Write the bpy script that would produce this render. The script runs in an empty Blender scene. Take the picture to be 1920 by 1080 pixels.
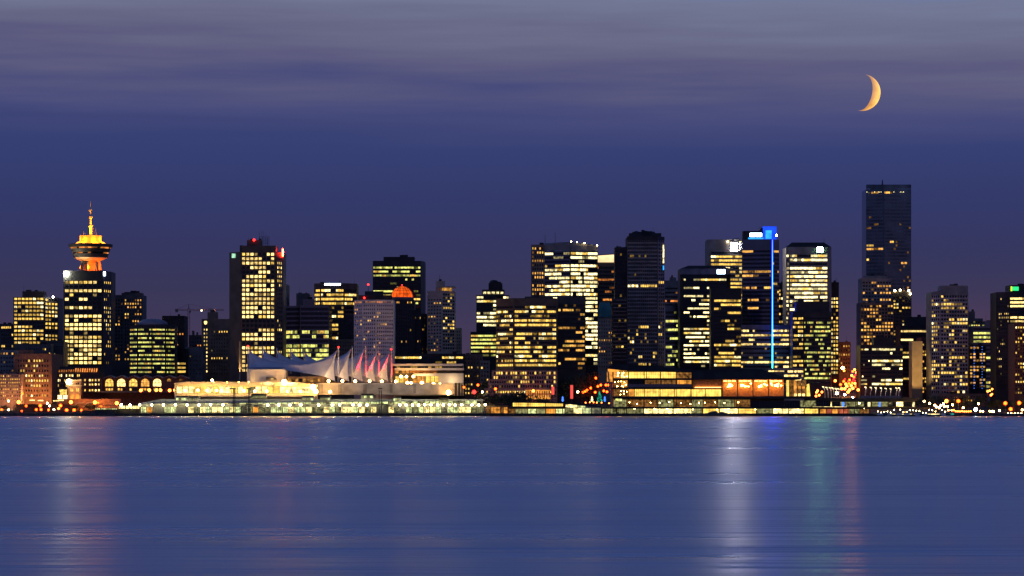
import bpy, math, random
from mathutils import Vector

R = math.radians
rng = random.Random(7)
scene = bpy.context.scene
COL = scene.collection

# ------------------------------------------------------------------ survey of the view
S = 1.0 / 5555.0      # radians per unit of bearing used in the survey tables
HY = 767.0            # horizon
CAM_Z = 6.0


def X(px, D):
    return (px - 960.0) * D * S


def Z(py, D):
    return CAM_Z + (HY - py) * D * S


def P(px, py, D):
    return Vector((X(px, D), D, Z(py, D)))


def ground_z(y):
    pts = [(0, 2.2), (2590, 2.2), (2640, 3.0), (2700, 6.0), (3000, 24.0), (3400, 42.0), (4200, 46.0), (13000, 46.0)]
    for (a, za), (b, zb) in zip(pts, pts[1:]):
        if y <= b:
            return za + (zb - za) * max(0.0, (y - a)) / (b - a)
    return pts[-1][1]


# ------------------------------------------------------------------ materials
MATS = {}


def srgb(c):
    return tuple(((v / 255.0) / 12.92 if v / 255.0 <= 0.04045 else ((v / 255.0 + 0.055) / 1.055) ** 2.4) for v in c)


def mat(name, color, rough=0.7, metallic=0.0, noise=0.35, scale=0.12, spec=0.5, ior=1.5):
    if name in MATS:
        return MATS[name]
    m = bpy.data.materials.new(name)
    m.use_nodes = True
    nt = m.node_tree
    b = nt.nodes["Principled BSDF"]
    b.inputs["Roughness"].default_value = rough
    b.inputs["Metallic"].default_value = metallic
    b.inputs["IOR"].default_value = ior
    b.inputs["Specular IOR Level"].default_value = spec
    geo = nt.nodes.new("ShaderNodeNewGeometry")
    n = nt.nodes.new("ShaderNodeTexNoise")
    n.inputs["Scale"].default_value = scale
    n.inputs["Detail"].default_value = 4.0
    nt.links.new(geo.outputs["Position"], n.inputs["Vector"])
    mr = nt.nodes.new("ShaderNodeMapRange")
    mr.inputs["From Min"].default_value = 0.3
    mr.inputs["From Max"].default_value = 0.7
    mr.inputs["To Min"].default_value = 1.0 - noise
    mr.inputs["To Max"].default_value = 1.0 + noise
    nt.links.new(n.outputs["Fac"], mr.inputs["Value"])
    vm = nt.nodes.new("ShaderNodeVectorMath")
    vm.operation = "SCALE"
    vm.inputs[0].default_value = color
    nt.links.new(mr.outputs["Result"], vm.inputs["Scale"])
    nt.links.new(vm.outputs["Vector"], b.inputs["Base Color"])
    MATS[name] = m
    return m


def emit(name, color, strength, sample=True, noise=0.0, scale=0.45):
    if name in MATS:
        return MATS[name]
    m = bpy.data.materials.new(name)
    m.use_nodes = True
    nt = m.node_tree
    nt.nodes.clear()
    out = nt.nodes.new("ShaderNodeOutputMaterial")
    e = nt.nodes.new("ShaderNodeEmission")
    e.inputs["Color"].default_value = (*color, 1)
    e.inputs["Strength"].default_value = strength
    if noise:
        geo = nt.nodes.new("ShaderNodeNewGeometry")
        n = nt.nodes.new("ShaderNodeTexNoise")
        n.inputs["Scale"].default_value = scale
        n.inputs["Detail"].default_value = 2.0
        nt.links.new(geo.outputs["Position"], n.inputs["Vector"])
        mr = nt.nodes.new("ShaderNodeMapRange")
        mr.inputs["From Min"].default_value = 0.32
        mr.inputs["From Max"].default_value = 0.68
        mr.inputs["To Min"].default_value = strength * (1.0 - noise)
        mr.inputs["To Max"].default_value = strength * (1.0 + noise)
        nt.links.new(n.outputs["Fac"], mr.inputs["Value"])
        nt.links.new(mr.outputs["Result"], e.inputs["Strength"])
    nt.links.new(e.outputs[0], out.inputs["Surface"])
    m.cycles.emission_sampling = "AUTO" if sample else "NONE"
    MATS[name] = m
    return m


# walls
mat("black_cladding", (0.042, 0.036, 0.032), 0.5, spec=0.25)
mat("dark_bronze", (0.105, 0.074, 0.050), 0.55, spec=0.3)
mat("charcoal", (0.052, 0.047, 0.044), 0.8, spec=0.1)
mat("dark_concrete", (0.12, 0.102, 0.088), 0.85)
mat("grey_concrete", (0.27, 0.235, 0.20), 0.85)
mat("pale_concrete", (0.44, 0.385, 0.33), 0.85)
mat("white_panel", (0.66, 0.59, 0.52), 0.7, noise=0.12)
mat("cream_stone", (0.54, 0.43, 0.29), 0.85, noise=0.2)
mat("tan_stone", (0.42, 0.32, 0.20), 0.85, noise=0.2)
mat("brown_stone", (0.27, 0.17, 0.10), 0.85)
mat("red_brick", (0.27, 0.135, 0.078), 0.9, noise=0.4, scale=0.5)
mat("pink_brick", (0.36, 0.215, 0.165), 0.9, noise=0.3, scale=0.5)
mat("dark_brick", (0.13, 0.055, 0.035), 0.9, noise=0.4, scale=0.5)
mat("blue_glass", (0.030, 0.042, 0.055), 0.12, spec=0.8, ior=2.0)
mat("teal_glass", (0.13, 0.17, 0.18), 0.14, metallic=1.0, noise=0.5, scale=0.06)
mat("dark_glass", (0.010, 0.012, 0.014), 0.14, spec=0.5)
mat("copper_roof", (0.07, 0.24, 0.20), 0.6, noise=0.3)
mat("dark_metal", (0.05, 0.05, 0.052), 0.5, metallic=0.4)
mat("galvanised_metal", (0.15, 0.15, 0.145), 0.6, metallic=0.2)
mat("pale_roof", (0.30, 0.31, 0.34), 0.7, noise=0.25, spec=0.2)
mat("sail_fabric", (0.74, 0.69, 0.65), 0.8, noise=0.1, scale=0.2)
mat("warm_timber", (0.50, 0.19, 0.055), 0.6, noise=0.35, scale=0.6)
mat("leaf_dark", (0.035, 0.055, 0.025), 0.8, noise=0.6, scale=0.6)
mat("bark", (0.08, 0.06, 0.045), 0.9)
mat("rock", (0.07, 0.068, 0.065), 0.95, noise=0.6, scale=0.4)
mat("hull_dark", (0.03, 0.032, 0.04), 0.5)
mat("hull_white", (0.6, 0.6, 0.6), 0.4, noise=0.1)
mat("pavement", (0.10, 0.095, 0.09), 0.9, noise=0.4, scale=0.05)
mat("crane_paint", (0.35, 0.12, 0.06), 0.6)

# light levels of rooms seen through windows: bright, middling, low
PAL = {
    "y": (1.0, 0.60, 0.115),
    "c": (1.0, 0.68, 0.22),
    "w": (1.0, 0.82, 0.37),
    "g": (0.88, 0.86, 0.20),
    "a": (1.0, 0.47, 0.09),
    "o": (1.0, 0.31, 0.06),
}
for k, c in PAL.items():
    for j, s in enumerate((1.0, 0.46, 0.13)):
        emit(f"lit_{k}_{j}", c, s * {"w": 2.5, "c": 2.3, "y": 1.35, "g": 1.15, "a": 1.15, "o": 1.0}[k], sample=False, noise=(0.55, 0.7, 0.8)[j], scale=0.55)


def winmats(pal, glass="dark_glass"):
    alt = {"y": "w", "c": "y", "w": "y", "g": "y", "a": "y", "o": "a"}[pal]
    return [MATS[glass]] + [MATS[f"lit_{pal}_{j}"] for j in range(3)] + [MATS[f"lit_{alt}_0"], MATS[f"lit_{alt}_1"]]


# lamps, signs and other glowing surfaces
emit("lamp_orange", (1.0, 0.055, 0.004), 16)
emit("lamp_amber", (1.0, 0.14, 0.016), 22)
emit("lamp_warm", (1.0, 0.52, 0.13), 70)
emit("lamp_white", (1.0, 0.80, 0.38), 45)
emit("lamp_cool", (0.86, 0.95, 1.0), 60)
emit("lamp_red", (1.0, 0.02, 0.016), 8)
emit("sign_white", (0.95, 0.92, 1.0), 260)
emit("sign_round", (0.90, 1.0, 0.86), 300)
emit("sign_cool", (0.60, 0.78, 1.0), 14)
emit("sign_blue", (0.012, 0.07, 1.0), 1.3, noise=0.35, scale=0.15)
emit("sign_sky", (0.03, 0.36, 1.0), 1.5, noise=0.4, scale=0.15)
emit("sign_green", (0.30, 1.0, 0.42), 150)
emit("sign_mint", (0.50, 1.0, 0.66), 0.8, noise=0.4)
emit("sign_emerald", (0.03, 0.9, 0.25), 1.2)
emit("sign_lime", (0.70, 1.0, 0.06), 1.3)
emit("neon_red", (1.0, 0.03, 0.008), 130)
emit("glow_red", (1.0, 0.10, 0.08), 1.0)
emit("glow_teal", (0.02, 0.75, 0.45), 1.0, noise=0.5)
emit("glow_blue", (0.06, 0.20, 1.0), 2.0)
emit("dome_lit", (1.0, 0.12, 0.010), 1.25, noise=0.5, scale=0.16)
emit("crown_floodlit_glow", (1.0, 0.72, 0.36), 1.25, noise=0.3, scale=0.08)  # floodlight on the concrete crown, put in as emission of its own
emit("hall_lit", (1.0, 0.62, 0.11), 1.5, noise=0.4, scale=0.22)
emit("hall_amber", (1.0, 0.38, 0.055), 0.9, noise=0.6, scale=0.25)
emit("hall_dim", (1.0, 0.42, 0.10), 0.20, noise=0.9, scale=0.4)
emit("quay_lit", (1.0, 0.76, 0.27), 2.1, noise=0.7, scale=0.35)
emit("quay_cool", (0.92, 1.0, 0.40), 0.95, noise=0.75, scale=0.4)
emit("quay_dim", (0.85, 0.80, 0.32), 0.26, noise=0.9, scale=0.45)


# ------------------------------------------------------------------ mesh building
class MB:
    def __init__(self):
        self.v, self.f, self.m = [], [], []

    def face(self, pts, mi=0):
        i = len(self.v)
        self.v += [tuple(p) for p in pts]
        self.f.append(tuple(range(i, i + len(pts))))
        self.m.append(mi)

    def box(self, x0, x1, y0, y1, z0, z1, mi=0):
        i = len(self.v)
        self.v += [(x0, y0, z0), (x1, y0, z0), (x1, y1, z0), (x0, y1, z0), (x0, y0, z1), (x1, y0, z1), (x1, y1, z1), (x0, y1, z1)]
        for q in ((0, 1, 5, 4), (1, 2, 6, 5), (2, 3, 7, 6), (3, 0, 4, 7), (4, 5, 6, 7), (3, 2, 1, 0)):
            self.f.append(tuple(i + k for k in q))
            self.m.append(mi)

    def pbox(self, px0, px1, py0, py1, D, depth, mi=0):
        """box surveyed by its front face"""
        self.box(X(px0, D), X(px1, D), D, D + depth, Z(py1, D), Z(py0, D), mi)

    def prism(self, pts, z0, z1, mi=0):
        n = len(pts)
        i = len(self.v)
        self.v += [(x, y, z0) for x, y in pts] + [(x, y, z1) for x, y in pts]
        for k in range(n):
            j = (k + 1) % n
            self.f.append((i + k, i + j, i + n + j, i + n + k))
            self.m.append(mi)
        self.f.append(tuple(i + n + k for k in range(n)))
        self.m.append(mi)
        self.f.append(tuple(i + k for k in reversed(range(n))))
        self.m.append(mi)

    def frustum(self, a, b, mi=0):
        """a, b: equal-length closed rings of 3-D points"""
        n = len(a)
        i = len(self.v)
        self.v += [tuple(p) for p in a] + [tuple(p) for p in b]
        for k in range(n):
            j = (k + 1) % n
            self.f.append((i + k, i + j, i + n + j, i + n + k))
            self.m.append(mi)
        self.f.append(tuple(i + n + k for k in range(n)))
        self.m.append(mi)
        self.f.append(tuple(i + k for k in reversed(range(n))))
        self.m.append(mi)

    def tube(self, p, q, r0, r1=None, n=6, mi=0):
        r1 = r0 if r1 is None else r1
        p, q = Vector(p), Vector(q)
        d = (q - p).normalized()
        u = d.orthogonal().normalized()
        w = d.cross(u)
        ra = [p + (u * math.cos(t) + w * math.sin(t)) * r0 for t in [2 * math.pi * k / n for k in range(n)]]
        rb = [q + (u * math.cos(t) + w * math.sin(t)) * r1 for t in [2 * math.pi * k / n for k in range(n)]]
        self.frustum(ra, rb, mi)

    def lathe(self, c, prof, n=24, mi=0):
        """prof: (radius, z) from bottom to top, about the vertical through c"""
        i = len(self.v)
        for r, z in prof:
            for k in range(n):
                t = 2 * math.pi * k / n
                self.v.append((c[0] + r * math.cos(t), c[1] + r * math.sin(t), z))
        for a in range(len(prof) - 1):
            for k in range(n):
                j = (k + 1) % n
                self.f.append((i + a * n + k, i + a * n + j, i + (a + 1) * n + j, i + (a + 1) * n + k))
                self.m.append(mi)
        self.f.append(tuple(i + (len(prof) - 1) * n + k for k in range(n)))
        self.m.append(mi)
        self.f.append(tuple(i + k for k in reversed(range(n))))
        self.m.append(mi)

    def ball(self, c, r, n=10, mi=0, sz=1.0):
        prof = [(max(r * math.sin(math.pi * k / 6), 0.02 * r), c[2] - r * sz * math.cos(math.pi * k / 6)) for k in range(7)]
        self.lathe(c, prof, n, mi)

    def grid(self, rows, mi=0):
        """rows of 3-D points joined into a sheet"""
        i = len(self.v)
        w = len(rows[0])
        for r in rows:
            self.v += [tuple(p) for p in r]
        for a in range(len(rows) - 1):
            for b in range(w - 1):
                self.f.append((i + a * w + b, i + a * w + b + 1, i + (a + 1) * w + b + 1, i + (a + 1) * w + b))
                self.m.append(mi)

    def build(self, name, mats, parent=None, loc=None, smooth=False):
        """geometry is given in world coordinates; origin goes to loc, or to the parent's own origin"""
        wp = world_loc(parent) if parent else Vector((0, 0, 0))
        o0 = Vector(loc) if loc is not None else wp
        me = bpy.data.meshes.new(name)
        me.from_pydata([(a - o0.x, b - o0.y, c - o0.z) for a, b, c in self.v], [], self.f)
        for q in (mats if isinstance(mats, (list, tuple)) else [mats]):
            me.materials.append(MATS[q] if isinstance(q, str) else q)
        me.polygons.foreach_set("material_index", self.m)
        if smooth:
            me.polygons.foreach_set("use_smooth", [True] * len(self.f))
        me.update()
        o = bpy.data.objects.new(name, me)
        COL.objects.link(o)
        if parent:
            o.parent = parent
        o.location = o0 - wp
        return o


def world_loc(o):
    v = Vector((0, 0, 0))
    while o is not None:
        v += o.location
        o = o.parent
    return v


def tag(o, label=None, cat=None, group=None, kind=None):
    if label:
        o["label"] = label
    if cat:
        o["category"] = cat
    if group:
        o["group"] = group
    if kind:
        o["kind"] = kind
    return o


def thing(name, label, cat, loc, group=None):
    o = bpy.data.objects.new(name, None)
    o.empty_display_size = 1.0
    COL.objects.link(o)
    o.location = loc
    return tag(o, label, cat, group)


def dup(root, loc, label=None):
    r = root.copy()
    COL.objects.link(r)
    r.location = loc
    if label:
        r["label"] = label
    for ch in root.children:
        c = ch.copy()
        COL.objects.link(c)
        c.parent = r
        for g in ch.children:
            d = g.copy()
            COL.objects.link(d)
            d.parent = c
    return r


QUADS = {}


def quad_mesh(w, h, m):
    key = (round(w, 2), round(h, 2), m.name)
    if key not in QUADS:
        me = bpy.data.meshes.new("window")
        me.from_pydata([(-w / 2, 0, -h / 2), (w / 2, 0, -h / 2), (w / 2, 0, h / 2), (-w / 2, 0, h / 2)], [], [(0, 1, 2, 3)])
        me.materials.append(m)
        QUADS[key] = me
    return QUADS[key]


# ------------------------------------------------------------------ towers and blocks
def W(face, y0, p, n, cols, lit, pal="y", wh=0.6, cw=0.72, ml=1.0, mr=1.0, kind="g", frame=None, band_mull=0.14, run=2):
    return dict(face=face, y0=y0, p=p, n=n, cols=cols, lit=lit.replace(" ", ""), pal=pal, wh=wh * 0.87, cw=cw * (0.93 if kind == "g" else 1.0), ml=ml, mr=mr, kind=kind, frame=frame, bm=band_mull, run=run)


def tower(name, label, cat, D, poly, top, wall, wins=(), depth=34, base=None, pent=(), group=None, glass="dark_glass", clad_mat=None, clutter=True):
    """poly: front outline (bearing, setback in metres) left to right; top: height reading of the roof line"""
    pts = [(X(px, D + dd), D + dd) for px, dd in poly]
    back = D + max(dd for _, dd in poly) + depth
    foot = pts + [(pts[-1][0], back), (pts[0][0], back)]
    zb = ground_z(D) - 1.5 if base is None else Z(base, D)
    zt = Z(top, D)
    cx = (pts[0][0] + pts[-1][0]) / 2
    root = thing(name, label, cat, (cx, D, zb), group)
    b = MB()
    b.prism(foot, zb, zt)
    b.build("wall", wall, root)
    for (x0, x1, y0, y1, dd, dp) in pent:
        c = MB()
        c.pbox(x0, x1, y0, y1, D + dd, dp)
        c.build("penthouse", wall, root)
    k = D * S
    wide = pts[-1][0] - pts[0][0]
    if clutter and wide > 8:
        rr = random.Random(int(poly[0][0] * 7 + top))
        tops = [(X(a, D + e), X(c, D + e), Z(y0, D + e), D + e, g) for a, c, y0, y1, e, g in pent] or [(pts[0][0] + 1, pts[-1][0] - 1, zt, D + max(dd for _, dd in poly), depth)]
        for xa, xb, zr, yr, dp in tops:
            if xb - xa < 6:
                continue
            for _ in range(rr.randint(1, 3)):
                w_, h_ = rr.uniform(1.5, min(7.0, (xb - xa) * .3)), rr.uniform(.8, 2.4)
                x_ = rr.uniform(xa + .5, xb - w_ - .5)
                y_ = yr + rr.uniform(1.5, max(2.0, dp * .4))
                q_ = MB()
                q_.box(x_, x_ + w_, y_, y_ + rr.uniform(2, 4), zr + 0.003, zr + h_)
                q_.build("plant_box", "charcoal", root)
            for _ in range(rr.randint(0, 2)):
                x_ = rr.uniform(xa + .5, xb - .5)
                q_ = MB()
                q_.tube((x_, yr + 2, zr), (x_, yr + 2, zr + rr.uniform(3, 8)), .16, .08, 4)
                q_.build("antenna", "dark_metal", root)
    singles = []
    rest = {}
    clad = MB()
    for w in wins:
        a, e = pts[w["face"]], pts[w["face"] + 1]
        ang = math.atan2(e[1] - a[1], e[0] - a[0])
        L = math.hypot(e[0] - a[0], e[1] - a[1])
        tx, ty = math.cos(ang), math.sin(ang)
        nx, ny = ty, -tx
        # bearings across the face per metre of its length
        fx = (poly[w["face"] + 1][0] - poly[w["face"]][0])
        mpp = L / max(fx, 0.1)
        u0, u1 = w["ml"] * mpp, L - w["mr"] * mpp
        cwid = (u1 - u0) / w["cols"]
        hp = w["p"] * k
        hh = hp * w["wh"]

        def at(u, z, out):
            return Vector((a[0] + tx * u + nx * out - root.location.x, a[1] + ty * u + ny * out - root.location.y, z - zb))

        def strip(ua, ub, za, zz, out):
            q = [at(ua, za, 0.0), at(ub, za, 0.0), at(ub, za, out), at(ua, za, out)]
            q2 = [p.copy() for p in q]
            for p in q2:
                p.z = zz - zb
            off = root.location
            clad.frustum([p + off for p in q][::-1], [p + off for p in q2][::-1])

        mats = winmats(w["pal"], glass)
        zc0 = Z(w["y0"], D)
        ztop = zc0 + hh / 2
        zbot = zc0 - hp * (w["n"] - 1) - hh / 2
        # raised wall between the windows
        for r in range(w["n"] - 1):
            strip(u0, u1, zc0 - hp * (r + 1) + hh / 2, zc0 - hp * r - hh / 2, 0.30)
        pier = cwid * (1 - w["cw"]) if w["kind"] == "g" else max(w["bm"], 0.12)
        step = 1 if w["kind"] == "g" else max(1, w["cols"] // 6)
        for c in range(0, w["cols"] + 1, step):
            u = u0 + c * cwid
            strip(max(u - pier / 2, 0.0), min(u + pier / 2, L), zbot, ztop, 0.36)
        for r in range(w["n"]):
            ch = w["lit"][r] if r < len(w["lit"]) else w["lit"][-1]
            pr = 0.96 if ch == "9" else min(0.95, int(ch) * 0.113)
            zc = zc0 - hp * r
            states = []
            lead = rng.choices((1, 2), (0.72, 0.28))[0]
            prev_on = rng.random() < pr
            while len(states) < w["cols"]:
                run = 1 if w["kind"] == "g" else rng.choice((1, 1, 2, 3)) if w["run"] == 2 else rng.randint(1, w["run"])
                on = prev_on if rng.random() < 0.45 else rng.random() < pr
                prev_on = on
                if pr == 0.0:
                    st = 3 if rng.random() < 0.02 else 0
                elif on:
                    st = lead if rng.random() < 0.56 else rng.choice((1, 2, 2, 3, 4, 5))
                else:
                    st = 3 if rng.random() < 0.08 else 0
                states += [st] * run
            states = states[: w["cols"]]
            if w["kind"] == "g":
                for c, st in enumerate(states):
                    singles.append((st, cwid * w["cw"], hh, mats[st], at(u0 + (c + 0.5) * cwid, zc, 0.06), ang))
            else:
                m = MB()
                for c, st in enumerate(states):
                    ua, ub = u0 + c * cwid + 0.05, u0 + (c + 1) * cwid - 0.05
                    m.face([at(ua, zc - hh / 2, 0.06), at(ub, zc - hh / 2, 0.06), at(ub, zc + hh / 2, 0.06), at(ua, zc + hh / 2, 0.06)], st)
                me = bpy.data.meshes.new("window_band")
                me.from_pydata(m.v, [], m.f)
                for q in mats:
                    me.materials.append(q)
                me.polygons.foreach_set("material_index", m.m)
                o = bpy.data.objects.new("window_band", me)
                COL.objects.link(o)
                o.parent = root
    if clad.f:
        clad.build("cladding", clad_mat or wall, root)
    order = sorted(range(len(singles)), key=lambda i: ({1: 0, 4: 0, 2: 1, 5: 1, 3: 2, 0: 3}[singles[i][0]], -singles[i][1] * singles[i][2]))
    for i in order[:100]:
        st, w_, h_, m_, loc, ang = singles[i]
        o = bpy.data.objects.new("window", quad_mesh(w_, h_, m_))
        COL.objects.link(o)
        o.parent = root
        o.location = loc
        o.rotation_euler = (0, 0, ang)
    if len(order) > 100:
        ms, vs, fs, mi = [], [], [], []
        for i in order[100:]:
            st, w_, h_, m_, loc, ang = singles[i]
            if m_ not in ms:
                ms.append(m_)
            n0 = len(vs)
            c_, s_ = math.cos(ang) * w_ / 2, math.sin(ang) * w_ / 2
            for sx, sz in ((-1, -1), (1, -1), (1, 1), (-1, 1)):
                vs.append((loc.x + sx * c_, loc.y + sx * s_, loc.z + sz * h_ / 2))
            fs.append((n0, n0 + 1, n0 + 2, n0 + 3))
            mi.append(ms.index(m_))
        me = bpy.data.meshes.new("window")
        me.from_pydata(vs, [], fs)
        for q in ms:
            me.materials.append(q)
        me.polygons.foreach_set("material_index", mi)
        o = bpy.data.objects.new("window", me)
        COL.objects.link(o)
        o.parent = root
        o["kind"] = "stuff"
    return root


def part_box(root, name, m, x0, x1, y0, y1, D, depth):
    b = MB()
    b.pbox(x0, x1, y0, y1, D, depth)
    return b.build(name, m, root)


def sign(root, m, x0, x1, y0, y1, D, name="sign"):
    """a shallow light box hung on the wall at distance D, in a dark casing"""
    f = part_box(root, name, "black_cladding", x0 - 0.3, x1 + 0.3, y0 - 0.3, y1 + 0.3, D - 0.6, 0.55)
    part_box(f, "light_panel", m, x0, x1, y0, y1, D - 0.72, 0.1)
    return f


def beacon(root, px, py, D, m="lamp_red", r=0.7, name="beacon"):
    b = MB()
    b.ball(P(px, py, D), r)
    return b.build(name, m, root)


def antenna(root, px, y0, y1, D, r=0.25):
    b = MB()
    b.tube(P(px, y1, D), P(px, y0, D), r, r * 0.5, 5)
    return b.build("antenna", "dark_metal", root)


def hip_roof(root, m, x0, x1, xa, xb, y0, y1, D, depth, name="roof"):
    a = [Vector((X(x0, D), D, Z(y1, D))), Vector((X(x1, D), D, Z(y1, D))), Vector((X(x1, D), D + depth, Z(y1, D))), Vector((X(x0, D), D + depth, Z(y1, D)))]
    e = depth * 0.3
    c = [Vector((X(xa, D), D + e, Z(y0, D))), Vector((X(xb, D), D + e, Z(y0, D))), Vector((X(xb, D), D + depth - e, Z(y0, D))), Vector((X(xa, D), D + depth - e, Z(y0, D)))]
    b = MB()
    b.frustum(a, c)
    return b.build(name, m, root)


def light(kind, loc, color, power, radius=0.5, aim=None, angle=60, blend=0.5):
    ld = bpy.data.lights.new("floodlight", kind)
    ld.energy = power
    ld.color = color
    ld.shadow_soft_size = radius
    if kind == "SPOT":
        ld.spot_size = R(angle)
        ld.spot_blend = blend
    o = bpy.data.objects.new("floodlight", ld)
    COL.objects.link(o)
    o.location = loc
    if aim is not None:
        o.rotation_euler = (Vector(aim) - Vector(loc)).to_track_quat("-Z", "Y").to_euler()
    return o


# ------------------------------------------------------------------ the setting
def build_setting():
    # land: one sheet from the quay edge to far behind the city
    ys = [2500, 2560, 2590, 2640, 2700, 2760, 2820, 2900, 3000, 3100, 3200, 3300, 3400, 3600, 4200, 7000, 12500]
    b = MB()
    xs = [-16000, -6000, -2000, -1000, -600, -300, 0, 300, 600, 1000, 2000, 6000, 16000]
    b.grid([[(x, y, ground_z(y)) for x in xs] for y in ys])
    tag(b.build("ground", "pavement"), kind="structure")
    b = MB()
    b.box(-16000, 16000, 2497.5, 2499.99, -4, 2.35)
    tag(b.build("seawall", "rock"), "long dark stone seawall between the water and the lit waterfront", "wall")
    # water
    m = bpy.data.materials.new("harbour_water")
    m.use_nodes = True
    nt = m.node_tree
    p = nt.nodes["Principled BSDF"]
    p.inputs["Base Color"].default_value = (0.085, 0.19, 0.34, 1)
    p.inputs["IOR"].default_value = 1.333
    geo = nt.nodes.new("ShaderNodeNewGeometry")

    def stretched(sx, sy, detail=3.0):
        mp = nt.nodes.new("ShaderNodeMapping")
        mp.inputs["Scale"].default_value = (sx, sy, 1)
        nt.links.new(geo.outputs["Position"], mp.inputs["Vector"])
        n = nt.nodes.new("ShaderNodeTexNoise")
        n.inputs["Scale"].default_value = 1.0
        n.inputs["Detail"].default_value = detail
        nt.links.new(mp.outputs["Vector"], n.inputs["Vector"])
        return n

    n1 = stretched(0.013, 0.060, 5.0)
    n2 = stretched(0.045, 0.33, 2.0)
    n3 = stretched(0.0010, 0.009, 3.0)
    mr = nt.nodes.new("ShaderNodeMapRange")
    mr.inputs["From Min"].default_value = 0.3
    mr.inputs["From Max"].default_value = 0.7
    mr.inputs["To Min"].default_value = 0.23
    mr.inputs["To Max"].default_value = 0.34
    add0 = nt.nodes.new("ShaderNodeMath")
    add0.operation = "ADD"
    half = nt.nodes.new("ShaderNodeMath")
    half.operation = "MULTIPLY"
    half.inputs[1].default_value = 0.5
    nt.links.new(n1.outputs["Fac"], add0.inputs[0])
    nt.links.new(n3.outputs["Fac"], add0.inputs[1])
    nt.links.new(add0.outputs[0], half.inputs[0])
    nt.links.new(half.outputs[0], mr.inputs["Value"])
    nt.links.new(mr.outputs["Result"], p.inputs["Roughness"])
    add = nt.nodes.new("ShaderNodeMath")
    add.operation = "MULTIPLY_ADD"
    add.inputs[1].default_value = 0.30
    nt.links.new(n2.outputs["Fac"], add.inputs[0])
    nt.links.new(n1.outputs["Fac"], add.inputs[2])
    bp = nt.nodes.new("ShaderNodeBump")
    bp.inputs["Strength"].default_value = 1.0
    bp.inputs["Distance"].default_value = 0.95
    nt.links.new(add.outputs[0], bp.inputs["Height"])
    nt.links.new(bp.outputs["Normal"], p.inputs["Normal"])
    MATS["water"] = m
    b = MB()
    b.face([(-16000, -400, 0), (16000, -400, 0), (16000, 2499, 0), (-16000, 2499, 0)])
    tag(b.build("water", "water"), kind="structure")


SUN_EL, SUN_AZ = -6.2, 62.0


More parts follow.
